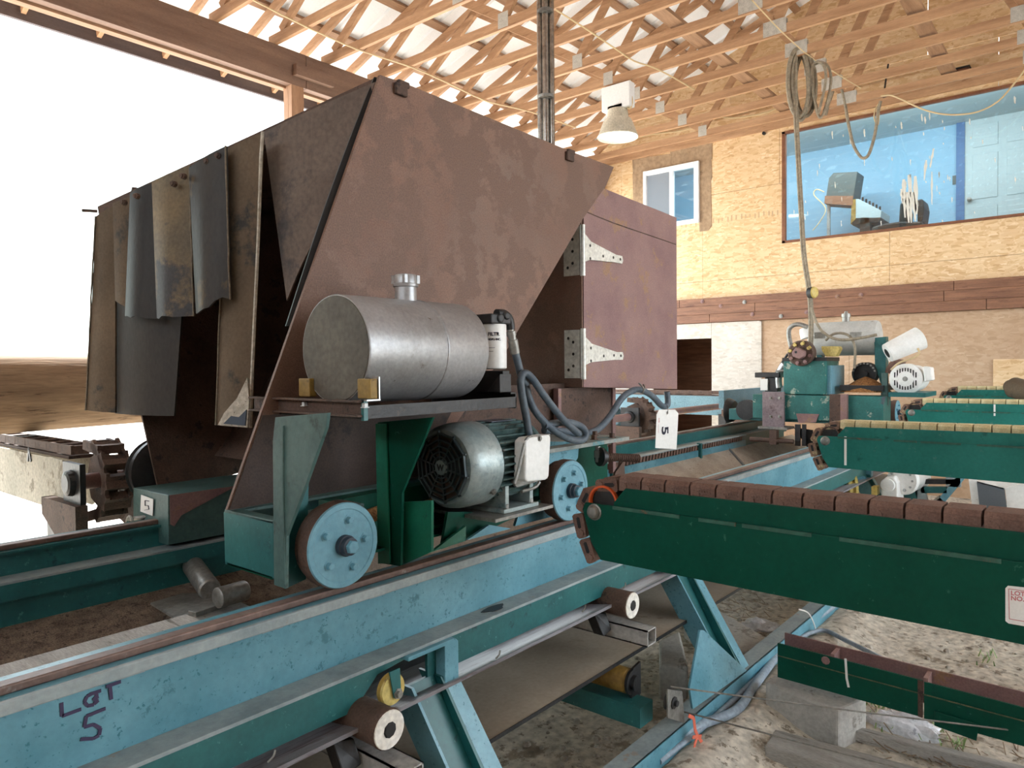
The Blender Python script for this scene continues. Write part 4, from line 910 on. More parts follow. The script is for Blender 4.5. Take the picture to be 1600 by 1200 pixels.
MB().lathe(r0, r1 - r0, [(-.02, .035), (-.018, .042), (-.004, .042), (-.002, .032), (.012, .030), (.014, .02)], 24).build('rod_flange', DARK, fc, True)
MB().prism([hy(px, py, 1.85) for px, py in ((962, 738), (958, 755), (978, 760), (975, 720))], (0, .012, 0)).build('rod_bracket', RUSTDARK, fc)

# ---- tag hanging on the hose
tg = thing('lot_tag', hy(1042, 700, 1.9), 'white card tag with a sideways black 5 hanging from the grey hose', 'tag')
tp = [hy(px, py, 1.9) for px, py in ((1026, 648), (1030, 640), (1055, 640), (1060, 646), (1057, 702), (1024, 700))]
cdo = MB().prism(tp, (0, .0012, 0)).build('card', CARD, tg)
p = hy(1043, 645, 1.897); MB().lathe(p, (0, -1, 0), [(0, .009), (.001, .008)], 14).build('eyelet', STEEL, tg)
MB().tube([p, p + V(.0, -.004, .02), hy(1042, 634, 1.93)], .002, 5, 2).build('tag_wire', STEEL, tg)
text_mesh('digit', '5', .105, INKB, tg, hy(1034.5, 666, 1.898), (0, 0, -1), (1, 0, 0), .002)
o = text_mesh('small_print', 'NO. ______', .016, INKR, tg, hy(1029, 653, 1.898), (0, 0, -1), (1, 0, 0))
# ================================================================== CHAIN ARMS ON THE RIGHT
def link_mesh(m):
    mb = MB(); L_ = .074; h = .046; wd = .105; z0 = -.030; z1 = z0 + h
    def sec(y, k=1.): return [(-wd / 2 * k, y, z0), (wd / 2 * k, y, z0), (wd / 2 * k, y, z1 - .012), (wd / 2 * k - .012, y, z1), (-wd / 2 * k + .012, y, z1), (-wd / 2 * k, y, z1 - .012)]
    mb.rings([sec(-L_ / 2, .97), sec(-L_ / 2 + .006), sec(L_ / 2 - .006), sec(L_ / 2, .97)])
    for s in (-1, 1):                                       # barrel end, pin slot and raised casting mark on each flank
        mb.cyl((s * wd / 2 * .98, L_ / 2 - .017, z0 + .014), (s * (wd / 2 + .004), L_ / 2 - .017, z0 + .014), .013, 10)
        mb.box(s * (wd / 2 + .0012) - .0012, s * (wd / 2 + .0012) + .0012, -.026, .012, z1 - .026, z1 - .0235); mb.box(s * (wd / 2 + .0012) - .0012, s * (wd / 2 + .0012) + .0012, -.026, .012, z1 - .018, z1 - .0155)
        for k in range(5): mb.box(s * (wd / 2 + .0012) - .0012, s * (wd / 2 + .0012) + .0012, -.024 + k * .008, -.021 + k * .008, z1 - .026, z1 - .0155)
    me = bpy.data.meshes.new('chain_link'); me.from_pydata([tuple(v) for v in mb.v], [], mb.f)
    b = bmesh.new(); b.from_mesh(me); bmesh.ops.recalc_face_normals(b, faces=b.faces); b.to_mesh(me); b.free(); me.materials.append(m); return me
def open_link_mesh(m):
    mb = MB(); L_ = .080; wd = .105
    for s in (-1, 1):                                       # two flanks with rounded ends, joined by a barrel and a pin
        x0 = s * wd / 2
        pr = [(-L_ / 2 + .004, -.026), (L_ / 2 - .004, -.022), (L_ / 2, -.008), (L_ / 2, .006), (L_ / 2 - .006, .014), (-L_ / 2 + .006, .018), (-L_ / 2, .010), (-L_ / 2, -.018)]
        mb.prism([(x0, y, z) for y, z in pr], (-s * .014, 0, 0))
        mb.cyl((x0 - s * .004, L_ / 2 - .018, -.004), (x0 + s * .006, L_ / 2 - .018, -.004), .013, 10)
    mb.box(-wd / 2 + .012, wd / 2 - .012, -L_ / 2 + .004, -L_ / 2 + .026, -.022, .016)
    mb.box(-wd / 2 + .006, wd / 2 - .006, -L_ / 2 + .010, L_ / 2 - .03, .006, .019)
    mb.cyl((-wd / 2 + .01, L_ / 2 - .018, -.004), (wd / 2 - .01, L_ / 2 - .018, -.004), .016, 10)
    n0 = len(mb.f)
    for s in (-1, 1):
        x0 = s * (wd / 2 + .0006); mb.add([(x0, -.026, -.010), (x0, .004, -.010), (x0, .008, -.004), (x0, .004, .003), (x0, -.026, .003), (x0, -.030, -.004)], [(0, 1, 2, 3, 4, 5)])
    me = bpy.data.meshes.new('chain_link_open'); me.from_pydata([tuple(v) for v in mb.v], [], mb.f); me.materials.append(m); me.materials.append(BLACK)
    for k in range(n0, len(mb.f)): me.polygons[k].material_index = 1
    return me
OPEN_R = open_link_mesh(CHAINR); OPEN_Y = open_link_mesh(mat('dusted_rusty_link', rgb(122, 92, 78), rgb(156, 126, 104), 16, .7, 0, rgb(206, 190, 146), 20, .55, bump=.2))
LINK_R = link_mesh(CHAINR); LINK_Y = link_mesh(CHAINY)
def make_arm(x, dz, paint, link, label, ylast=-.75):
    t = thing('chain_conveyor_arm', (x, .6, dz), label, 'conveyor', 'chain conveyor arms across the right side')
    xa, xb = x, x + .15
    f = lambda px, py, xx=1.9: (lambda p: V(0, p.y, p.z + dz))(hx(px, py, xx))
    def ext(p, q, y): s = (y - p.y) / (q.y - p.y); return V(0, y, p.z + (q.z - p.z) * s)
    t0, t1 = f(914, 785), f(1600, 879); b0, b1 = f(938, 875), f(1600, 1008); nz = f(923, 846); tip = f(910, 795)
    te, be = ext(t0, t1, ylast), ext(b0, b1, ylast)
    s0, s1 = f(974, 764), f(1600, 834); se = ext(s0, s1, ylast)
    for xx in (xa, xb):
        MB().prism([V(xx, p.y, p.z) for p in (t0, te, be, b0, nz, tip)], (.010, 0, 0)).build('side_plate', paint, t, bevel=.002)
        d0 = f(956, 786)
        MB().prism([V(xx + .0102, p.y, p.z) for p in (s0, se, ext(t0, t1, ylast) - V(0, 0, .02), d0 - V(0, 0, .02), d0, f(966, 774))], (.008, 0, 0)).build('guide_strip', paint, t, bevel=.002)
    # weld runs along the joint
    k = 0
    for a, b in ((958, 1062), (1092, 1150), (1160, 1268), (1312, 1565)):
        p, q = ext(t0, t1, f(a, 790).y), ext(t0, t1, f(b, 800).y)
        MB().bar(V(xa - .001, p.y, p.z - .004), V(xa - .001, q.y, q.z - .004), .006, .010).build('weld_bead', WELD, t)
    bz = (b0.z + be.z) / 2
    MB().prism([V(xa + .01, b0.y, b0.z), V(xa + .01, be.y, be.z), V(xa + .01, be.y, be.z + .008), V(xa + .01, b0.y, b0.z + .008)], (xb - xa - .01, 0, 0)).build('bottom_plate', DARK, t)
    MB().prism([V(xa + .03, s0.y - .03, s0.z - .012), V(xa + .03, se.y, se.z - .012), V(xa + .03, se.y, se.z - .002), V(xa + .03, s0.y - .03, s0.z - .002)], (xb - xa - .05, 0, 0)).build('wear_strip', RUSTD, t)
    # tail sprocket and shaft bolt
    c = f(929, 800); q_ = f(937, 786); cy, cz = q_.y, q_.z
    MB().lathe(V(xa + .03, cy, cz), (1, 0, 0), [(0, .04), (.001, .050), (.09, .050), (.091, .04)], 20).build('tail_wheel', DARK, t, True)
    MB().lathe(V(xa + .016, cy, cz), (1, 0, 0), [(.010, .043), (.0, .046), (.0, .052), (.014, .052)], 28, (False, False)).build('wheel_ring', ORANGEM if x < 3 else RUSTDARK, t, True)
    MB().lathe(V(xa + .002, c.y, c.z), (-1, 0, 0), [(0, .026), (.004, .026), (.006, .022), (.014, .021), (.020, .016), (.022, .006)], 18).build('shaft_bolt', STEEL, t, True)
    # chain : every link a part
    xm = (xa + xb) / 2 + .006 - .002; pitch = .0795
    def put(y, z, an, link=link):
        o = bpy.data.objects.new('chain_link', link); COL.objects.link(o); o.parent = t; ORG[o.name] = ORG[t.name]
        o.location = V(xm, y, z) - ORG[t.name]; o.rotation_euler = (an, 0, 0)
    sl = (se.z - s0.z) / (se.y - s0.y); an0 = math.atan(sl)
    y = f(984, 757, 1.93).y; zt = lambda yy: s0.z + sl * (yy - s0.y) + .018
    y0 = y
    while y > ylast + .05: put(y, zt(y), an0 + (.0 if y < y0 - .1 else .02)); y -= pitch
    R = max(zt(y0) - cz, .082)
    om = OPEN_R if link is LINK_R else OPEN_Y
    for (px, py), a in (((948, 756), .12), ((912, 781), 1.05), ((905, 822), 1.80), ((918, 861), 1.95)):
        p = f(px, py, 1.93); put(p.y, p.z, -a, om)
    return t
arm1 = make_arm(1.90, 0, GREEN, LINK_R, 'nearest dark green conveyor arm with rusty brown chain, LOT NO. card on its side')
arm2 = make_arm(4.26, .02, ARMTEAL, LINK_Y, 'second green conveyor arm back, yellowed chain, above the white gearbox')
arm3 = make_arm(6.53, .05, ARMTEAL, LINK_Y, 'third green conveyor arm back, stained side, in front of the rear carriage wheels', -1.2)
arm4 = make_arm(8.24, .10, ARMTEAL, LINK_Y, 'farthest short green conveyor arm, nearest to the back wall', -1.5)
def drip(arm, x, dz, a, b):
    p = hx(a[0], a[1], x - .001); q = hx(b[0], b[1], x - .001)
    MB().bar(p, q, .012, .002, (1, 0, 0)).build('paint_drip', CARD, arm)
drip(arm2, 4.26, 0, (1321, 682), (1321, 727)); drip(arm3, 6.53, 0, (1554, 632), (1554, 650))
# LOT NO card
lp = [hx(px, py, 1.8985) for px, py in ((1571, 919), (1575, 915), (1640, 922), (1640, 985), (1576, 974), (1571, 970))]
lc = MB().prism(lp, (-.0012, 0, 0)).build('lot_card', CARD, arm1)
xd = (hx(1600, 922, 1.897) - hx(1580, 920, 1.897)); up_ = V(0, 0, 1)
mb = MB(); fr = [hx(px, py, 1.8968) for px, py in ((1576, 920), (1640, 929), (1640, 978), (1577, 967))]
for i in range(3): mb.bar(fr[i], fr[(i + 1)], .0012, .0006, (1, 0, 0)) if i != 1 else None
mb.bar(fr[3], fr[0], .0012, .0006, (1, 0, 0)); mb.build('card_border', INKR, lc)
text_mesh('card_print', 'LOT', .0135, INKR, lc, hx(1579, 929.5, 1.8968), xd, up_, .0003); text_mesh('card_print', 'NO.', .0135, INKR, lc, hx(1579, 937.5, 1.8968), xd, up_, .0003)
# legs of the arms (beyond the frame to the right, and the posts that meet the floor)
for arm, x in ((arm1, 1.9), (arm2, 4.26), (arm3, 6.53), (arm4, 8.24)):
    for y in (-.62,): MB().box(x + .03, x + .13, y, y + .08, 0, .99 + .02).build('leg', TEAL, arm)
for x, arm in ((4.26, arm2), (6.53, arm3), (8.24, arm4)):
    MB().box(x + .04, x + .12, .05, .13, 0, 1.0).build('leg', TEAL, arm)

# ---- low trough conveyor under the nearest arm
lt = thing('trough_conveyor', (3.2, .3, .2), 'low dark green trough conveyor with rusty lining lying on the concrete block', 'conveyor')
f = lambda px, py, xx=3.2: hx(px, py, xx)
a0, a1, c0_, c1_ = f(1215, 1005), f(1600, 1105), f(1215, 1058), f(1600, 1165)
def ex(p, q, y): s = (y - p.y) / (q.y - p.y); return V(p.x, y, p.z + (q.z - p.z) * s)
ae, ce = ex(a0, a1, -.6), ex(c0_, c1_, -.6); ym_ = f(1440, 1100).y
am, cm = ex(a0, a1, ym_), ex(c0_, c1_, ym_)
MB().prism([a0, am, cm, c0_], (.008, 0, 0)).build('side_plate', GREEN, lt)
MB().prism([am + V(.003, -.008, -.004), ae + V(.003, 0, -.004), ce + V(.003, 0, -.006), cm + V(.003, -.008, -.004)], (.008, 0, 0)).build('side_plate', GREEN, lt)
MB().prism([am + V(-.003, .014, 0), am + V(-.003, -.004, 0), cm + V(-.003, -.004, 0), cm + V(-.003, .012, 0)], (.010, 0, 0)).build('rusty_joint', RUSTDARK, lt)
MB().prism([p + V(.09, 0, .02) for p in (a0, ae, ce, c0_)], (.008, 0, 0)).build('side_plate', RUSTD, lt)
MB().prism([a0 + V(.008, 0, -.05), ae + V(.008, 0, -.05), ae + V(.008, 0, -.04), a0 + V(.008, 0, -.04)], (.085, 0, 0)).build('lining', RUSTD, lt)
for px in (1300, 1446): y = f(px, 1050).y; p = ex(a0, a1, y); MB().box(p.x + .006, p.x + .09, y - .008, y + .008, p.z - .04, p.z + .012).build('cross_bar', RUSTD, lt)
for t_ in (.34, .36):
    mb = MB()
    p, q = a0.lerp(c0_, t_), ae.lerp(ce, t_)
mb.bar(p + V(-.001, 0, 0), q + V(-.001, 0, 0), .004, .004).build('weld_bead', mat('rust_streak', rgb(50, 76, 56), rgb(110, 104, 74), 20, .8), lt)
w_ = [hx(px, py, 3.196) for px, py in ((1321, 1029), (1323, 1060), (1326, 1074))]
for i in range(2): MB().bar(w_[i], w_[i + 1], .009, .002, (1, 0, 0)).build('paint_drip', CARD, lt)
p = hx(1290, 1032, 3.197); MB().lathe(p, (-1, 0, 0), [(0, .018), (.002, .012)], 9).build('rust_spot', RUSTD, lt)
pp_ = [hx(px, py, 3.194) for px, py in ((1460, 1110), (1530, 1132), (1526, 1157), (1460, 1133))]
MB().prism(pp_, (-.006, 0, 0)).build('patch_plate', GREEN, lt, bevel=.002)

# ================================================================== LOG AND LOG DECK ON THE LEFT
mb = MB(); rnd = random.Random(4); n = 26; R = []
for k in range(22):
    x = -2.6 + k * .30; R.append([(x, 4.62 + (.275 - .004 * k) * math.cos(2 * PI * i / n) * (1 + .02 * math.sin(i * 3 + k * .5)), 1.475 + .0 * k + (.27 - .004 * k) * math.sin(2 * PI * i / n) * (1 + .015 * math.sin(i * 2.0 + k * .7))) for i in range(n)])
lg = mb.rings(R).build('log', BARK, None, True); tag(lg, 'thick peeled log lying on the log deck behind the rubber flaps', 'log')
dk = thing('log_deck', (5, 4.4, 0), 'log deck of chain arms on one drive shaft behind the carriage track', 'log deck')
DUSTY = mat('dusty_grey_arm', rgb(168, 164, 150), rgb(196, 190, 176), 3, .8, 0, rgb(140, 132, 116), 6, .56, bump=.1)
DKBLUE = mat('deck_blue_grey_paint', rgb(84, 118, 132), rgb(104, 138, 150), 3, .5, 0, rgb(70, 104, 110), 8, .6)
def deck_arm(x, paint, y0=3.75, y1=6.6):
    for xx in (x, x + .16): MB().prism([(xx, y0, 1.02), (xx, y0 + .1, 1.17), (xx, y1, 1.17), (xx, y1, .92), (xx, y0 + .2, .92)], (.01, 0, 0)).build('side_plate', paint, dk)
    MB().box(x + .03, x + .14, y0 + .1, y1, 1.17, 1.185).build('slide_strip', RUSTDARK, dk)
    c = V(x + .085, 3.6, 1.09)
    MB().lathe(c + V(-.02, 0, 0), (1, 0, 0), [(0, .13), (.04, .13)], 8).build('sprocket', RUSTDARK, dk)
    k = 0; R_ = .155
    path = [(3.6 + R_ * math.sin(a) * -1, 1.09 + R_ * math.cos(a)) for a in [PI * .05 + i * .52 for i in range(6)]]
    pts = [(y1 - .3 - .16 * i, 1.215, 0) for i in range(int((y1 - .3 - 3.7) / .16))]
    for i in range(6): a = .1 + i * .56; pts.append((3.6 - R_ * math.sin(a), 1.09 + R_ * math.cos(a), a))
    for yy, zz, a in pts:
        o = bpy.data.objects.new('chain_link', DLINK); COL.objects.link(o); o.parent = dk; ORG[o.name] = ORG[dk.name]
        o.location = V(c.x, yy, zz) - ORG[dk.name]; o.rotation_euler = (a, 0, 0)
    for s in (-1, 1):
        MB().box(c.x + s * .12 - .012, c.x + s * .12 + .012, 3.5, 3.70, 1.0, 1.18).lathe(c + V(s * .12, 0, 0), (s, 0, 0), [(0, .062), (.035, .055), (.04, .04)], 18).build('shaft_bearing', DARK, dk)
    MB().prism([(c.x - .16, 3.48, .72), (c.x - .16, 3.9, .92), (c.x - .16, 3.9, 1.0), (c.x - .16, 3.48, 1.0)], (.05, 0, 0)).build('bearing_bracket', RUSTDARK, dk)
    MB().prism([(c.x + .10, 3.42, .80), (c.x + .10, 3.9, .95), (c.x + .10, 3.9, 1.02), (c.x + .10, 3.42, 1.0)], (.05, 0, 0)).build('bearing_bracket', RUSTDARK, dk)
    MB().box(c.x - .12, c.x - .02, 3.86, 3.96, 0, .94).build('leg', DARK, dk)
    MB().box(c.x - .06, c.x + .04, 6.2, 6.3, 0, .94).build('leg', DARK, dk)
mbk = MB()
for s in (-1, 1): mbk.prism([(s * .05 - .008, -.085, -.022), (s * .05 - .008, .085, -.022), (s * .05 - .008, .085, .022), (s * .05 - .008, -.085, .022)], (.016, 0, 0))
mbk.box(-.05, .05, -.085, -.05, -.02, .02); mbk.box(-.05, .05, .045, .07, -.02, .02)
DLINK = bpy.data.meshes.new('deck_link'); DLINK.from_pydata([tuple(v) for v in mbk.v], [], mbk.f); DLINK.materials.append(RUSTDARK)
deck_arm(1.27, DUSTY); deck_arm(6.15, DKBLUE); deck_arm(9.0, DKBLUE, 3.72, 6.1)
MB().cyl((1.2, 3.6, 1.09), (9.3, 3.6, 1.09), .036, 16).build('drive_shaft', RUSTD, dk, True)
p = hx(46, 712, 1.268); mb = MB().bar(p + V(-.002, .02, -.03), p + V(-.002, 0, .04), .014, .004, (1, 0, 0)).bar(p + V(-.002, -.025, -.03), p + V(-.002, 0, .04), .014, .004, (1, 0, 0)); mb.build('dark_mark', DARK, dk)
MB().cyl((6.3, 3.36, 1.09), (6.3, 3.42, 1.09), .02, 10)
bx(2.1, 9.0, 5.2, 5.3, .80, .95).build('deck_rail', DARK, dk)
bx(7.62, 9.6, 3.30, 3.36, 1.10, 1.30).build('cover_plate', DKBLUE, dk)

# ================================================================== REAR CARRIAGE
rc = thing('saw_carriage', (7.4, 2.0, .97), 'rear saw carriage by the back wall, green gearbox with bolted brown flange', 'carriage')
K = lambda name, m, mb, **k: mb.build(name, m, rc, **k)
XA = 7.0
g = lambda *pts, X=XA: [hx(px, py, X) for px, py in pts]
def slab(name, m, pts, depth, X=XA, **k): return K(name, m, MB().prism(g(*pts, X=X), (depth, 0, 0)), **k)
WORN = mat('worn_teal_casting', rgb(22, 92, 88), rgb(44, 116, 110), 5, .5, 0, rgb(84, 78, 92), 2.2, .57, spots2=rgb(150, 164, 150), fine=.08)
def boxpx(name, m, l, r, t, b, depth, X=XA, **k):
    pa, pb = hx(l, t, X), hx(r, b, X); return K(name, m, bx(X, X + depth, pb.y, pa.y, pb.z, pa.z), **k)
boxpx('gear_case', WORN, 1224, 1291, 563, 617, .40, bevel=.008)
boxpx('gear_case_side', WHEELB, 1291, 1300, 571, 617, .40, X=XA + .03, bevel=.004)
boxpx('gear_case_lid', DARK, 1222, 1292, 559, 564, .40)
boxpx('cross_beam', WORN, 1176, 1380, 616, 661, .28, bevel=.004)
boxpx('bolted_plate', mat('purple_brown_plate', rgb(112, 96, 100), rgb(138, 122, 124), 6, .6, 0, rgb(96, 76, 78), 5, .56), 1191, 1225, 612, 668, .03, X=XA - .05, bevel=.003)
boxpx('plate_foot', STEEL, 1184, 1230, 666, 672, .2, X=XA - .08, bevel=.002)
for px in (1204, 1218):
    for py in (622, 651): p = hx(px, py, XA - .05); mb = MB(); bolt(mb, p, (-1, 0, 0), .012, .014); K('plate_bolt', STEEL, mb)
boxpx('dark_angle', RUSTDARK, 1296, 1316, 616, 664, .03, X=XA - .03); boxpx('pale_angle', RUSTD, 1313, 1323, 616, 660, .05, X=XA - .05)
slab('rust_smear', RUSTD, ((1244, 646), (1280, 647), (1275, 660), (1248, 661)), -.004, XA)
# big flange with bolts
p = hx(1252, 552, XA - .02); q = hx(1252, 532, XA - .02); r_ = (q - p).length
fl = K('bolted_flange', RUSTDARK, MB().lathe(p, (-1, 0, 0), [(-.06, r_), (.0, r_), (.02, r_), (.03, r_ * .9), (.03, r_ * .5), (.05, r_ * .45)], 32), smooth=True)
for k in range(8):
    an = 2 * PI * k / 8 + .25; mb = MB(); bolt(mb, p + V(-.028, math.cos(an) * r_ * .76, math.sin(an) * r_ * .76), (-1, 0, 0), .017, .02); mb.build('flange_bolt', YELLOW if k in (0, 1, 2, 3) else RUSTD, fl)
MB().prism([p + V(-.05, y, z) for y, z in ((.05, .01), (.01, .055), (-.06, .02), (-.06, -.03), (-.02, -.055), (.04, -.03))], (-.07, 0, 0)).build('valve_block', RUSTD, fl, bevel=.006)
MB().cyl(p + V(-.12, .01, .01), p + V(-.122, .01, .01), .012, 10).build('port', DARK, fl)
slab('yellow_block', YELLOW, ((1283, 541), (1310, 541), (1312, 545), (1306, 557), (1290, 557), (1284, 548)), .10, XA + .1, bevel=.005)
# hydraulic pump stack at the left of the gear case
boxpx('pump_body', DARK, 1195, 1215, 590, 612, .10, X=XA + .05, bevel=.004); boxpx('pump_cap', DARK, 1179, 1218, 582, 590, .14, X=XA + .03, bevel=.006); boxpx('pump_label', CARD, 1188, 1199, 592, 610, .06, X=XA + .03)
K('pump_pipe', GALV, MB().tube(g((1217, 606), (1216, 590), (1222, 575), (1226, 570), X=XA + .08), .035, 12), smooth=True)
K('pipe_band', STEEL, MB().tube(g((1212, 580), (1228, 579), X=XA + .03), .01, 8, 1))
# tank lying across
ty = [hx(px, 530, 7.55) for px in (1270, 1378)]; tz0 = hx(1320, 556, 7.4).z; tz1 = hx(1320, 501, 7.4).z; tr = (tz1 - tz0) / 2 * .98; tcz = (tz0 + tz1) / 2
tk = K('oil_tank', mat('pale_tank_paint', rgb(176, 176, 172), rgb(206, 206, 202), 4, .45, .1, rgb(150, 140, 126), 7, .62, fine=.05), MB().lathe(V(7.5, ty[0].y, tcz), (0, -1, 0), [(0, tr * .7), (.02, tr * .95), (.04, tr), (ty[0].y - ty[1].y - .04, tr), (ty[0].y - ty[1].y - .015, tr * .94), (ty[0].y - ty[1].y, tr * .6)], 40), smooth=True)
nk = V(7.5, hx(1322, 500, 7.5).y, tcz + tr - .01)
MB().lathe(nk, (0, 0, 1), [(0, .035), (.05, .035), (.051, .042), (.085, .042), (.087, .02), (.11, .012)], 18).build('filler_cap', STEEL, tk, True)
for px in (1281, 1337): p = hx(px, 524, 7.5 - tr); MB().box(p.x - .004, p.x + .02, p.y - .05, p.y + .05, p.z - .03, p.z + .03).build('sight_plate', STEEL, tk)
K('tank_post', TEAL, MB().prism(g((1366, 528), (1384, 526), (1384, 720), (1378, 720), (1376, 600), (1367, 570), X=7.35), (.10, 0, 0)))
K('tank_post', TEAL, MB().prism(g((1276, 548), (1284, 548), (1284, 615), (1276, 615), X=7.45), (.10, 0, 0)))
K('mast', GREYGREEN, MB().prism(g((1377, 583), (1386, 583), (1387, 634), (1378, 634), X=7.15), (.05, 0, 0)))
boxpx('deck_plate', DARK, 1312, 1380, 602, 611, .8, X=XA + .1)
# belt guard / pulley with chips
p = hx(1350, 584, 7.3); r_ = (hx(1350, 566, 7.3) - p).length
K('pulley_guard', DARK, MB().lathe(p, (-1, 0, 0), [(-.12, r_), (0, r_), (.004, r_ * .82), (-.03, r_ * .8), (-.03, r_ * .3), (.0, r_ * .28)], 28), smooth=True)
mb = MB()
for k in range(9): an = .3 + k * .32; mb.box(p.x - .008, p.x - .002, p.y + r_ * .9 * math.cos(an) - .008, p.y + r_ * .9 * math.cos(an) + .008, p.z + r_ * .9 * math.sin(an) - .008, p.z + r_ * .9 * math.sin(an) + .008)
K('guard_slots', STEEL, mb)
mb = MB().lathe(V(7.28, p.y - .02, hx(1350, 612, 7.3).z), (0, 0, 1), [(0, .22), (.05, .17), (.11, .08), (.14, .01)], 16); o = K('chip_heap', CHIPS, mb); o['kind'] = 'stuff'
# cylinder (white actuator) and motor
a, b = hx(1386, 552, 7.15), hx(1440, 527, 7.3)
K('white_actuator', WHITEP, MB().lathe(a, b - a, [(0, .05), (.004, .085), (.05, .09), ((b - a).length * .96, .105), ((b - a).length, .08)], 24), smooth=True)
K('actuator_end', DARK, MB().lathe(a - (b - a).normalized() * .002, b - a, [(0, .04), (.01, .06)], 16))
K('actuator_stay', WHITEP, MB().bar(hx(1388, 563, 7.2), hx(1425, 548, 7.25), .05, .03))
p = hx(1415, 592, 7.15); r_ = .135
mo2 = K('motor', WHITEP, MB().lathe(p, (1, 0, 0), [(-.02, r_ * .3), (-.01, r_ * .8), (.01, r_), (.10, r_), (.11, r_ * .9), (.40, r_ * .9), (.42, r_ * .5)], 36), smooth=True)
for k in range(-4, 5):
    for s in (-1, 1):
        h_ = r_ * .72 * math.sqrt(max(.05, 1 - (k / 5) ** 2)); yy = p.y + k * .021
        mb = MB().prism([(p.x - .012, yy - .005, p.z + s * .012), (p.x - .012, yy + .005, p.z + s * .012), (p.x - .012, yy + .005, p.z + s * h_), (p.x - .012, yy - .005, p.z + s * h_)], (-.004, 0, 0)).build('vent_slot', DARK, mo2)
MB().lathe(p + V(-.02, 0, 0), (-1, 0, 0), [(0, .022), (.004, .018)], 12).build('hub', STEEL, mo2)
MB().prism(g((1442, 572), (1455, 574), (1457, 594), (1444, 597), X=7.15), (.12, 0, 0)).build('junction_box', WHITEP, mo2, bevel=.01)
boxpx('motor_base', TEAL, 1388, 1446, 613, 621, .5, X=7.1)
K('drive_chain', CHAINR, MB().tube(g((1388, 583), (1394, 570), (1404, 566), (1414, 568), X=7.35), .03, 6, 2))
# wheels
for px, py, X in ((1372, 645, 7.3), (1404, 636, 8.1)):
    wheel(V(X, 1.668, 1.09), ph=.2); o = [c for c in fc.children if c.name.startswith('wheel') and 'face' not in c.name][-1]; o.parent = rc
    for q in [o] + list(o.children): pass
    o.location = ORG[fc.name] - ORG[rc.name]
for X in (7.3, 8.1): MB().lathe(V(X, 3.04, 1.105), (0, 1, 0), [(0, .10), (.03, .12), (.06, .13), (.075, .13)], 24).build('wheel', DARK, rc, True)
bx(7.05, 8.4, 1.80, 3.0, 1.03, 1.14).build('base_frame', TEAL, rc, bevel=.004)
# pulley on the near side of the long shaft, foot arm and hanging lever
K('sheave', DARK, MB().lathe(hx(1170, 640, 7.1), (-1, 0, 0), [(0, .10), (.02, .10), (.03, .07), (.05, .07), (.06, .10), (.08, .10)], 28), smooth=True)
K('lever_rod', RUSTDARK, MB().cyl(hx(1172, 686, 6.9), hx(1240, 690, 6.9), .022, 10)); K('lever_joint', RUSTDARK, MB().box(*[v for v in (6.88, 6.95)], hx(1214, 690, 6.9).y, hx(1203, 690, 6.9).y, hx(1205, 694, 6.9).z, hx(1205, 672, 6.9).z))
boxpx('hanger', DARK, 1242, 1250, 663, 697, .02, X=6.95); boxpx('hanger', DARK, 1253, 1259, 663, 697, .02, X=6.95)
slab('pan_scraper', DARK, ((1240, 668), (1270, 672), (1270, 692), (1262, 700)), .01, 7.0)
# pipes and filter at the top left
K('filter_can', WHITEP, MB().lathe(hx(1262, 528, 7.25), hx(1257, 511, 7.25) - hx(1262, 528, 7.25), [(0, .065), (.07, .060), (.10, .05)], 16), smooth=True)
K('feed_pipe', STEEL, MB().tube(g((1237, 545), (1233, 528), (1233, 515), (1240, 508), (1250, 507), (1262, 511), X=7.2), .022, 10), smooth=True)
K('feed_hose', BLACK, MB().tube(g((1213, 582), (1220, 570), (1231, 553), X=7.1), .012, 8), smooth=True)
K('wire_loop', CABLEW, MB().tube(g((1434, 544), (1436, 552), (1425, 560), (1405, 567), (1392, 578), X=7.1), .009, 6), smooth=True)
K('control_cable', CABLE, MB().tube(g((1268, 480), (1274, 500), (1284, 517), (1300, 528), (1320, 531), (1345, 528), (1370, 523), X=7.05), .013, 8), smooth=True)
K('control_cable', CABLE, MB().tube(g((1290, 532), (1302, 522), (1318, 521), (1330, 528), (1336, 545), (1335, 575), X=7.1), .012, 8), smooth=True)

# ================================================================== HANGING THINGS
ct = hx(1245, 78, 7.56)
# coiled cable hung from the trusses, running down to the rear carriage
cc = thing('hanging_cable', ct, 'thick dusty cable coiled under the trusses and dropping to the rear carriage', 'cable')
cf = lambda px, py: hx(px, py, ct.x)
rnd = random.Random(9)
for k, (x0, x1, y0, y1) in enumerate(((1233, 1262, 76, 182), (1237, 1266, 78, 176), (1235, 1258, 82, 186), (1240, 1268, 80, 178))):
    cx_, cy_ = (x0 + x1) / 2, (y0 + y1) / 2
    pts = [cf(cx_ + (x1 - x0) / 2 * math.sin(a), cy_ - (y1 - y0) / 2 * math.cos(a)) + V(.03 * k + .04 * math.sin(a), 0, 0) for a in [2 * PI * i / 16 for i in range(17)]]
    MB().tube(pts, .020, 8, 2).build('cable_loop', CABLE, cc, True)
for k, (x0, x1, y0, y1) in enumerate(((1266, 1286, 94, 176), (1262, 1292, 92, 180))):
    cx_, cy_ = (x0 + x1) / 2, (y0 + y1) / 2
    pts = [cf(cx_ + (x1 - x0) / 2 * math.sin(a) + 4 * math.sin(2 * a), cy_ - (y1 - y0) / 2 * math.cos(a)) + V(.05 * k + .05, 0, 0) for a in [2 * PI * i / 16 for i in range(17)]]
    MB().tube(pts, .014, 8, 2).build('cable_loop', CABLE, cc, True)
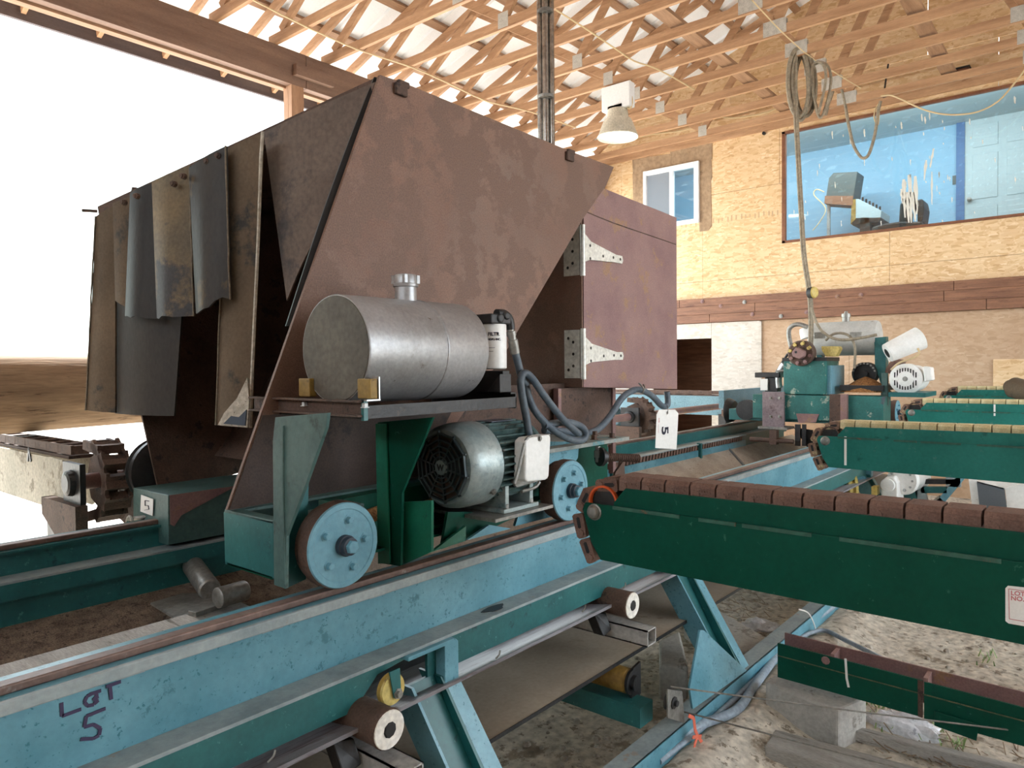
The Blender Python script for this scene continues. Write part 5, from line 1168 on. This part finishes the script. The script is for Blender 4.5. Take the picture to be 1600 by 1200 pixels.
for d_ in (-1.5, 2):
    MB().tube([hx(px + d_, py, ct.x - (ct.x - 7.1) * t_) for px, py, t_ in ((1242, 80, 0), (1242, 150, 0), (1246, 230, .2), (1251, 320, .4), (1256, 400, .6), (1265, 460, .8), (1267, 505, .95), (1266, 540, 1))], .015, 8, 3).build('drop_cable', CABLE, cc, True)
p = hx(1271, 457, 7.1); MB().lathe(p, (-.3, -1, 0), [(-.05, .03), (-.045, .05), (0, .055), (.005, .055)], 18).build('stop_ball', BLACK, cc, True)
MB().lathe(p, (-.3, -1, 0), [(.006, .056), (.02, .05), (.028, .03)], 18).build('stop_cap', YELLOW, cc, True)
# festoon cable to the right
q0 = hz(1288, 95, 4.66).x
fst = thing('festoon_cable', hx(1330, 130, 9.36), 'brown cable hanging in one deep loop before the control room window', 'cable')
MB().tube([hx(px, py, 9.36) for px, py in ((1290, 180), (1296, 160), (1304, 135), (1310, 129), (1318, 150), (1325, 190), (1333, 225), (1343, 243), (1350, 247), (1358, 240), (1367, 210), (1372, 175), (1376, 158))], .018, 8, 4).build('cable_loop', CABLE, fst, True)
MB().tube([hx(px, py, 9.37) for px, py in ((1376, 158), (1368, 170), (1366, 185), (1372, 195), (1374, 170))], .008, 6, 3).build('cable_tail', CABLEW, fst, True)
bxp = hx(1310, 130, 9.36); MB().cyl(bxp, V(bxp.x, bxp.y, 4.72), .006, 6).build('hook', STEEL, fst)
wc = thing('white_cable', hx(1490, 170, 9.3), 'thin cream cable swagged across the control room window', 'cable')
MB().tube([hx(px, py, 9.3) for px, py in ((1376, 150), (1392, 149), (1410, 156), (1440, 170), (1470, 178), (1500, 179), (1530, 174), (1560, 158), (1585, 130), (1602, 108))], .009, 6, 4).build('swag', CABLEW, wc, True)
bc = thing('grey_cable', hx(1450, 130, 9.45), 'dark grey cable sagging from the truss to the wooden block above the window', 'cable')
MB().tube([hx(px, py, 9.45) for px, py in ((1388, 100), (1382, 140), (1380, 152), (1400, 142), (1440, 133), (1470, 123), (1495, 112))], .010, 6, 4).build('sag', BLACK, bc, True)
bk = hx(1500, 112, 9.55); wb = thing('wood_block', bk, 'small dark wooden block fixed above the control room window', 'block')
MB().box(9.6, 9.76, bk.y - .08, bk.y + .10, bk.z - .03, bk.z + .05).build('block', BEAMW, wb, bevel=.004); MB().box(9.58, 9.76, bk.y - .09, bk.y + .11, bk.z + .05, bk.z + .065).build('cap', BLACK, wb)
# cream wires stapled under the trusses
w1_ = thing('truss_wire', hz(700, 170, 4.69), 'long cream wire strung diagonally under the roof trusses from the left', 'wire')
MB().tube([hz(px, py, 4.69) for px, py in ((395, 0), (450, 28), (500, 52), (560, 78), (640, 104), (700, 130), (760, 158), (830, 175), (900, 200))], .007, 6, 3).build('wire', CABLEW, w1_, True)
w2_w = thing('truss_wire', hz(1000, 60, 4.69), 'long cream wire under the trusses right of the pole', 'wire')
MB().tube([hz(px, py, 4.69) for px, py in ((868, 15), (895, 32), (920, 48), (960, 75), (990, 95), (1020, 105), (1050, 120), (1085, 140))], .008, 6, 3).build('wire', CABLEW, w2_w, True)
w3_w = thing('wall_wire', hx(1000, 220, 9.7), 'cream wire sagging along the top of the back wall above the small window', 'wire')
MB().tube([hx(px, py, 9.72) for px, py in ((925, 238), (950, 228), (985, 218), (1020, 210), (1060, 205), (1095, 196), (1105, 185), (1120, 182), (1150, 184), (1200, 175), (1232, 158))], .012, 6, 3).build('wire', CABLEW, w3_w, True)
w4_w = thing('truss_wire', hz(1210, 30, 4.69), 'thin cream wire running to the coiled cable', 'wire')
MB().tube([hz(px, py, 4.69) for px, py in ((1175, 0), (1210, 38), (1241, 68), (1275, 95), (1345, 138))], .006, 6, 2).build('wire', CABLEW, w4_w, True)
# high bay lamp
lz = hx(966, 150, 6.97)
hb = thing('high_bay_lamp', lz, 'white high bay lamp with bell reflector hanging from the roof trusses', 'lamp')
fl_ = lambda px, py: hx(px, py, lz.x)
pA, pB = fl_(944, 140), fl_(988, 166)
MB().box(lz.x - .06, lz.x + .06, pB.y, pA.y, pB.z, pA.z).build('ballast_box', FRAMEW, hb, bevel=.01)
pt, pb_ = fl_(965, 172), fl_(965, 214); hh = pt.z - pb_.z; rr = (fl_(937, 210) - fl_(990, 210)).length / 2
MB().box(lz.x - .06, lz.x + .06, pt.y - .09, pt.y + .09, pt.z, pt.z + .04).build('bracket', FRAMEW, hb)
MB().lathe(V(lz.x, pt.y, pt.z), (0, 0, -1), [(-.0, .11), (.10, .12), (.11, .15), (hh * .55, rr * .78), (hh * .9, rr * .95), (hh, rr * 1.02), (hh + .01, rr), (hh * .9, rr * .9), (.12, .12)], 40, (True, False)).build('reflector', PALEMETAL, hb, True)
MB().lathe(V(lz.x, pt.y, pb_.z + .02), (0, 0, 1), [(-.02, rr * .5), (0, rr * .92), (.01, rr * .92)], 40).build('lens', LAMPG, hb, True)
MB().tube([fl_(962, 141), fl_(961, 128), V(lz.x, fl_(961, 128).y, 4.76)], .01, 6, 2).build('hook', STEEL, hb); MB().tube([fl_(984, 120), fl_(986, 145), fl_(988, 160), fl_(984, 170), fl_(978, 165)], .01, 6, 3).build('cord', CABLEW, hb, True)
# bundle of vertical conduits behind the hood
pp0 = hy(852, 100, 3.13)
cb = thing('conduit_post', V(pp0.x, 3.13, .0), 'shiny vertical bundle of metal conduits behind the hood', 'pipe')
for dx, dy, r in ((0, 0, .026), (.035, -.030, .020), (-.02, .035, .018)):
    MB().cyl((pp0.x + dx, 3.13 + dy, .6), (pp0.x + dx, 3.13 + dy, 5.9), r, 14).build('conduit', mat('shiny_conduit', rgb(150, 146, 140), rgb(190, 186, 180), 20, .22, .9, None, bump=0), cb, True)
for z in (2.9, 3.5, 4.1): MB().lathe((pp0.x + .005, 3.13, z), (0, 0, 1), [(0, .058), (.02, .058)], 18).build('strap', STEEL, cb)

# ================================================================== INSIDE THE CONTROL ROOM
XM = 10.9; r_ = lambda px, py, X=XM: hx(px, py, X)
mn = thing('monitor', r_(1315, 320), 'old grey box monitor on a thin stand inside the blue control room', 'monitor')
MB().prism([r_(*p) for p in ((1302, 270), (1340, 268), (1333, 312), (1290, 310), (1295, 278))], (.35, 0, 0)).build('casing', CRT, mn, bevel=.01)
MB().prism([r_(*p, XM - .01) for p in ((1289, 306), (1333, 306), (1332, 321), (1288, 318))], (.3, 0, 0)).build('shelf', BEAMW, mn)
MB().box(XM + .1, XM + .14, r_(1291, 320).y - .02, r_(1291, 320).y + .02, 2.47, r_(1291, 318).z).build('stand', GALV, mn)
MB().tube([r_(1288, 300), r_(1276, 296), r_(1272, 305), r_(1290, 325), r_(1282, 345), r_(1270, 360)], .008, 6).build('cable', CABLEW, mn, True)
cs = thing('console', r_(1350, 345), 'sloping grey control console with switches inside the blue control room', 'console')
MB().prism([r_(*p) for p in ((1336, 311), (1342, 311), (1377, 329), (1376, 340), (1336, 341))], (.5, 0, 0)).build('cabinet', DOORW, cs, bevel=.004)
MB().prism([r_(*p, XM - .005) for p in ((1331, 312), (1337, 311), (1337, 342), (1329, 350))], (.5, 0, 0)).build('side_panel', OCHRE, cs)
MB().prism([r_(*p) for p in ((1345, 340), (1358, 340), (1360, 375), (1342, 375))], (.25, 0, 0)).build('pedestal', DARK, cs)
MB().prism([r_(*p) for p in ((1329, 341), (1376, 340), (1372, 347), (1332, 352))], (.5, 0, 0)).build('tray', DARK, cs)
for k in range(6): p = r_(1345 + k * 5.4, 312 + k * 2.9); MB().cyl(p + V(.1, 0, 0), p + V(.1, 0, .05), .014, 8).build('switch', BLACK, cs)
ch = thing('office_chair', r_(1425, 350), 'dark office chair partly hidden by white splatter on the control room glass', 'chair')
MB().prism([r_(*p) for p in ((1433, 312), (1441, 310), (1444, 325), (1441, 345), (1433, 348))], (.4, 0, 0)).build('backrest', BLACK, ch, bevel=.02)
MB().prism([r_(*p, 10.4) for p in ((1362, 355), (1378, 350), (1405, 346), (1440, 346), (1440, 356), (1362, 362))], (.4, 0, 0)).build('seat', BLACK, ch, bevel=.02)
MB().prism([r_(*p, 10.6) for p in ((1406, 318), (1414, 312), (1420, 330), (1418, 348), (1404, 348))], (.3, 0, 0)).build('armrest', BLACK, ch, bevel=.02)

# ================================================================== MACHINERY UNDER THE SECOND ARM
gm = thing('gear_motor', V(6.5, 1.35, 0), 'white gear reducer motor standing under the second green arm', 'motor')
u = lambda px, py, X=6.4: hx(px, py, X)
Gm = lambda name, m, mb, **k: mb.build(name, m, gm, **k)
Gm('gear_housing', WHITEP, MB().prism([u(*p) for p in ((1377, 800), (1377, 752), (1384, 745), (1396, 745), (1402, 755), (1404, 795), (1410, 800))], (.2, 0, 0)), bevel=.012)
p = u(1387, 758, 6.38); Gm('bearing_cover', WHITEP, MB().lathe(p, (-1, 0, 0), [(0, .055), (.01, .05), (.015, .03)], 20), smooth=True)
p = u(1408, 750, 6.5); Gm('motor_body', WHITEP, MB().lathe(p, (1, -.2, 0), [(0, .06), (.01, .115), (.04, .125), (.06, .11), (.3, .11)], 28), smooth=True)
for k in range(10): an = k * .63; q = p + V(-.002, math.cos(an) * .085, math.sin(an) * .085); mb = MB(); bolt(mb, q, (-1, .2, 0), .010, .012); Gm('cover_bolt', GALV, mb)
Gm('housing_foot', WHITEP, MB().prism([u(*p) for p in ((1365, 800), (1420, 800), (1420, 806), (1365, 806))], (.25, 0, 0)))
Gm('yellow_coupling', YELLOW, MB().prism([u(*p) for p in ((1361, 760), (1371, 760), (1371, 774), (1361, 774))], (.08, 0, 0)), bevel=.006)
yz = u(1405, 806).z
Gm('stand', GREYGREEN, bx(6.3, 6.9, u(1420, 800).y, u(1365, 800).y, 0, yz))
ps = thing('yellow_pulley', u(1324, 768, 6.3), 'yellow and green pulley standing behind the track leg', 'pulley')
Pp = u(1322, 765, 6.35); rp = .12
MB().lathe(Pp, (.45, -1, 0), [(0, rp * .9), (.01, rp), (.03, rp), (.035, rp * .85), (.05, rp * .85), (.055, rp), (.075, rp), (.08, rp * .8)], 30).build('rim', YELLOW, ps, True)
MB().lathe(Pp - V(.03, -.07, 0), (.45, -1, 0), [(0, rp * .8), (.06, rp * .98)], 30).build('flange', GREEN, ps, True)
MB().box(Pp.x - .03, Pp.x + .03, Pp.y + .02, Pp.y + .08, 0, Pp.z).build('stand', TEAL, ps)
fr = thing('brace_frame', V(6.6, 1.0, 0), 'pale blue braced steel frame between gear motor and white hopper', 'frame')
for a, b, m, wd in (((1433, 745), (1450, 812), PALE, .07), ((1505, 742), (1452, 805), WHEELB, .05), ((1424, 742), (1424, 812), TEAL, .10), ((1490, 735), (1490, 760), PALE, .10), ((1428, 752), (1500, 752), DARK, .04), ((1440, 765), (1480, 765), TEAL, .05), ((1450, 800), (1475, 782), GREYWOOD, .10)):
    MB().bar(u(*a, 6.7), u(*b, 6.7), wd, .06, (1, 0, 0)).build('brace', m, fr)
MB().box(6.65, 6.75, u(1452, 800, 6.7).y - .05, u(1430, 800, 6.7).y, 0, u(1450, 806, 6.7).z).build('foot', PALE, fr)
hp_ = thing('white_hopper', V(6.4, .6, 0), 'white sheet metal hopper with one dark grey side at the right edge', 'hopper')
MB().prism([u(*p, 6.3) for p in ((1526, 752), (1569, 763), (1575, 806), (1532, 806))], (.01, 0, 0)).build('dark_side', flat('slate_panel', rgb(92, 98, 104), .7), hp_)
MB().prism([u(*p, 6.32) for p in ((1513, 746), (1527, 750), (1534, 815), (1522, 815))], (.03, 0, 0)).build('edge_sheet', WHITEP, hp_)
MB().prism([u(*p, 6.31) for p in ((1570, 763), (1640, 745), (1640, 815), (1576, 808))], (.01, 0, 0)).build('white_side', WHITEP, hp_)
MB().prism([u(1526, 752, 6.3), u(1569, 763, 6.3), u(1640, 745, 6.3), u(1640, 745, 6.3) + V(.6, 0, 0), u(1526, 752, 6.3) + V(.6, 0, 0)], (0, 0, -.008)).build('top_sheet', WHITEP, hp_)
MB().box(6.32, 6.9, u(1640, 800, 6.3).y, u(1532, 800, 6.3).y, 0, u(1550, 806, 6.3).z).build('base', WHITEP, hp_)
rl = thing('pale_roller', hx(1590, 608, 7.2), 'pale roller end poking in at the right edge before the back wall', 'roller')
a, b = hx(1576, 603, 7.2), hx(1640, 622, 6.9); MB().lathe(a, b - a, [(0, .05), (.04, .055), (.06, .05), (.061, .085), ((b - a).length, .085)], 22).build('tube', RUBBER, rl, True); MB().lathe(a, b - a, [(-.004, .03), (.0, .045)], 14).build('end_cap', RUSTD, rl)
MB().box(6.86, 6.94, b.y - .03, b.y + .05, 0, b.z - .05).build('stand', TEAL, rl)

# ================================================================== ON THE GROUND
gz = lambda px, py, Z=0.: hz(px, py, Z)
def block(label, pts, h, m, name='concrete_block', cat='block', rough=.006):
    P = [gz(*p, h) for p in pts]; o = MB().prism([V(p.x, p.y, h) for p in P], (0, 0, -h - .01)).build(name, m, None, bevel=.012, origin=(P[0].x, P[0].y, 0)); tag(o, label, cat); return o
block('grey concrete block under the low trough conveyor', ((1195, 1065), (1215, 1050), (1355, 1090), (1310, 1110)), .17, CONC)
block('flat concrete pad beside the blue ground beam', ((1068, 970), (1110, 945), (1215, 1005), (1150, 1020)), .10, CONC)
block('pale concrete footing behind the track leg', ((1030, 1000), (1062, 985), (1075, 1040), (1030, 1040)), .16, CONC)
def plank(label, a, b, wd, th):
    p, q = gz(*a, th), gz(*b, th); t_ = thing('plank', V(p.x, p.y, 0), label, 'plank')
    d_ = (q - p).normalized(); n_ = V(-d_.y, d_.x, 0)
    MB().prism([p, q, q + n_ * wd, p + n_ * wd], (0, 0, -th)).build('board', GREYWOOD, t_, bevel=.006); return t_
plank('wide weathered grey plank lying along the bottom right', (1195, 1165), (1640, 1290), .16, .07)
plank('thin grey plank edge behind the wide plank', (1225, 1115), (1640, 1215), .05, .05)
# cables and hoses bundled along the ground beam
for k, (m, r, pts, lab) in enumerate(((HOSE, .020, ((985, 1215), (1080, 1140), (1150, 1110), (1180, 1070), (1235, 1000), (1290, 955), (1330, 925)), 'thickest grey hose lying along the pale blue ground beam'),
    (WHEELB, .016, ((1010, 1195), (1085, 1130), (1130, 1095), (1175, 1050), (1225, 1000), (1275, 960), (1310, 920)), 'pale blue hose beside the ground beam, closest to it'),
    (HOSE, .012, ((1030, 1190), (1105, 1130), (1150, 1090), (1190, 1050), (1245, 1000), (1285, 985), (1320, 1000), (1380, 1030)), 'thin grey hose curling away towards the low trough'))):
    o = MB().tube([gz(px, py, r + .075) for px, py in pts], r, 10, 5).build('ground_hose', GHOSE if m is HOSE else m, None, True); tag(o, lab, 'hose', 'hoses along the ground beam')
sv = thing('rope_sheave', gz(1060, 1100, .16), 'small dark sheave bracket with wire rope on the ground beam', 'pulley')
sp = lambda px, py, Y=1.318: hy(px, py, Y)
for dy in (0, .035): MB().prism([sp(*p, 1.30 + dy) for p in ((1043, 1077), (1066, 1080), (1070, 1130), (1044, 1122))], (0, .006, 0)).build('cheek_plate', STEEL, sv)
p = sp(1053, 1098, 1.299); MB().lathe(p, (0, -1, 0), [(0, .024), (.004, .024), (.006, .012), (.016, .012)], 10).build('sheave_bolt', DARK, sv)
MB().lathe(p + V(0, .010, 0), (0, 1, 0), [(0, .034), (.008, .028), (.018, .034)], 20).build('sheave_wheel', DARK, sv, True)
for a, b in (((1048, 1073), (1640, 1148)), ((1068, 1112), (1640, 1258))):
    P0 = sp(*a); P1 = hz(*b, .22)
    o = MB().tube([P0, P0.lerp(P1, .5) + V(0, 0, -.004), P1], .0035, 6, 3).build('wire_rope', STEEL, sv)
rb = thing('marking_ribbon', sp(1085, 1140), 'orange plastic marking ribbon tied on the ground beam', 'ribbon')
for pts in (((1076, 1118), (1084, 1122), (1086, 1140), (1090, 1150)), ((1090, 1150), (1085, 1165), (1088, 1178)), ((1090, 1150), (1100, 1165), (1108, 1185)), ((1082, 1152), (1096, 1150))):
    P = [sp(px, py, 1.27) for px, py in pts]
    mb = MB()
    for i in range(len(P) - 1): mb.bar(P[i], P[i + 1], .014, .002, (.2, 1, 0))
    mb.build('strand', ORANGE, rb)
st = thing('white_string', sp(1275, 985, 1.38), 'white string knotted round the ground beam hoses', 'string')
MB().tube([sp(px, py, 1.285) for px, py in ((1248, 952), (1262, 957), (1270, 970), (1275, 985), (1280, 992), (1272, 1000), (1276, 1008), (1281, 998), (1275, 988))], .004, 6, 3).build('cord', CARD, st, True)
mb = MB(); rnd = random.Random(21)
def crumple(name, label, cat, c, r, m, flat_=.5, seed=1):
    rn = random.Random(seed); b = bmesh.new(); bmesh.ops.create_icosphere(b, subdivisions=3, radius=1)
    from mathutils import noise
    for v in b.verts:
        d = v.co.normalized(); k = 1 + .45 * noise.noise(d * 2.3 + Vector((seed, 0, 0))) + .2 * noise.noise(d * 6 + Vector((0, seed, 0)))
        v.co = Vector((d.x * r[0] * k, d.y * r[1] * k, max(-.002, d.z * r[2] * k)))
    me = bpy.data.meshes.new(name); b.to_mesh(me); b.free(); me.materials.append(m)
    o = bpy.data.objects.new(name, me); COL.objects.link(o); o.location = c; ORG[o.name] = Vector(c); tag(o, label, cat); return o
PLASTIC = mat('crumpled_plastic', rgb(206, 208, 212), rgb(232, 232, 236), 20, .3, 0, rgb(160, 160, 168), 30, .58)
crumple('plastic_bag', 'crumpled clear plastic bag on the dirt beside the ground beam', 'bag', gz(1190, 985), (.09, .12, .06), PLASTIC, seed=2)
crumple('plastic_bag', 'white and grey plastic bag under the low trough conveyor', 'bag', gz(1410, 1142), (.06, .17, .07), PLASTIC, seed=5)
TWIG = mat('dry_twigs', rgb(120, 100, 80), rgb(156, 136, 112), 20, .9)
LEAF = mat('weed_green', rgb(120, 150, 88), rgb(160, 184, 124), 20, .8)
mb = MB()
for k in range(240):
    px, py = rnd.choice(((1210, 1120), (1400, 1100), (1150, 950), (1460, 1180), (1250, 1190), (1330, 1100), (1560, 1180), (1180, 1170))); px += rnd.gauss(0, 40); py += rnd.gauss(0, 16)
    p = gz(px, min(py, 1300), .01); a_ = rnd.uniform(0, PI); l = rnd.uniform(.02, .10); mb.bar(p, p + V(math.cos(a_) * l, math.sin(a_) * l, rnd.uniform(0, .03)), .003, .003)
tw = tag(mb.build('dry_twigs', TWIG), 'scattered dry twigs and needles on the dirt at lower right', 'twigs', kind='stuff')
mb = MB()
for k in range(170):
    px, py = rnd.choice(((1335, 1120), (1365, 1110), (1390, 1140), (1230, 1185), (1460, 1150), (1120, 1190), (1545, 1030), (1490, 1170))); px += rnd.gauss(0, 9); py += rnd.gauss(0, 5)
    p = gz(px, py, .0); a_ = rnd.uniform(0, 2 * PI); l = rnd.uniform(.02, .05); q = p + V(math.cos(a_) * l * .6, math.sin(a_) * l * .6, l); s = V(-math.sin(a_), math.cos(a_), 0) * .004
    mb.add([p - s, p + s, q + s * .5, q - s * .5], [(0, 1, 2, 3)])
tag(mb.build('weeds', LEAF), 'small green weeds sprouting around the planks and bags', 'weeds', kind='stuff')
mb = MB(); ST = mat('small_stones', rgb(150, 142, 130), rgb(186, 178, 166), 12, .9)
for k in range(420):
    px, py = rnd.uniform(820, 1620), rnd.uniform(930, 1240); p = gz(px, py, 0)
    if not (-.5 < p.y < 3 and p.x < 9): continue
    s = rnd.uniform(.004, .018) * (1 if k % 9 else 2); n = 6
    mb.rings([[p + V(math.cos(2 * PI * i / n) * s * f_ * rnd.uniform(.8, 1.2), math.sin(2 * PI * i / n) * s * f_, z * s) for i in range(n)] for f_, z in ((1, -.2), (.9, .4), (.45, .8))])
tag(mb.build('loose_stones', ST), 'loose small stones and clods scattered over the dirt floor', 'stones', kind='stuff')
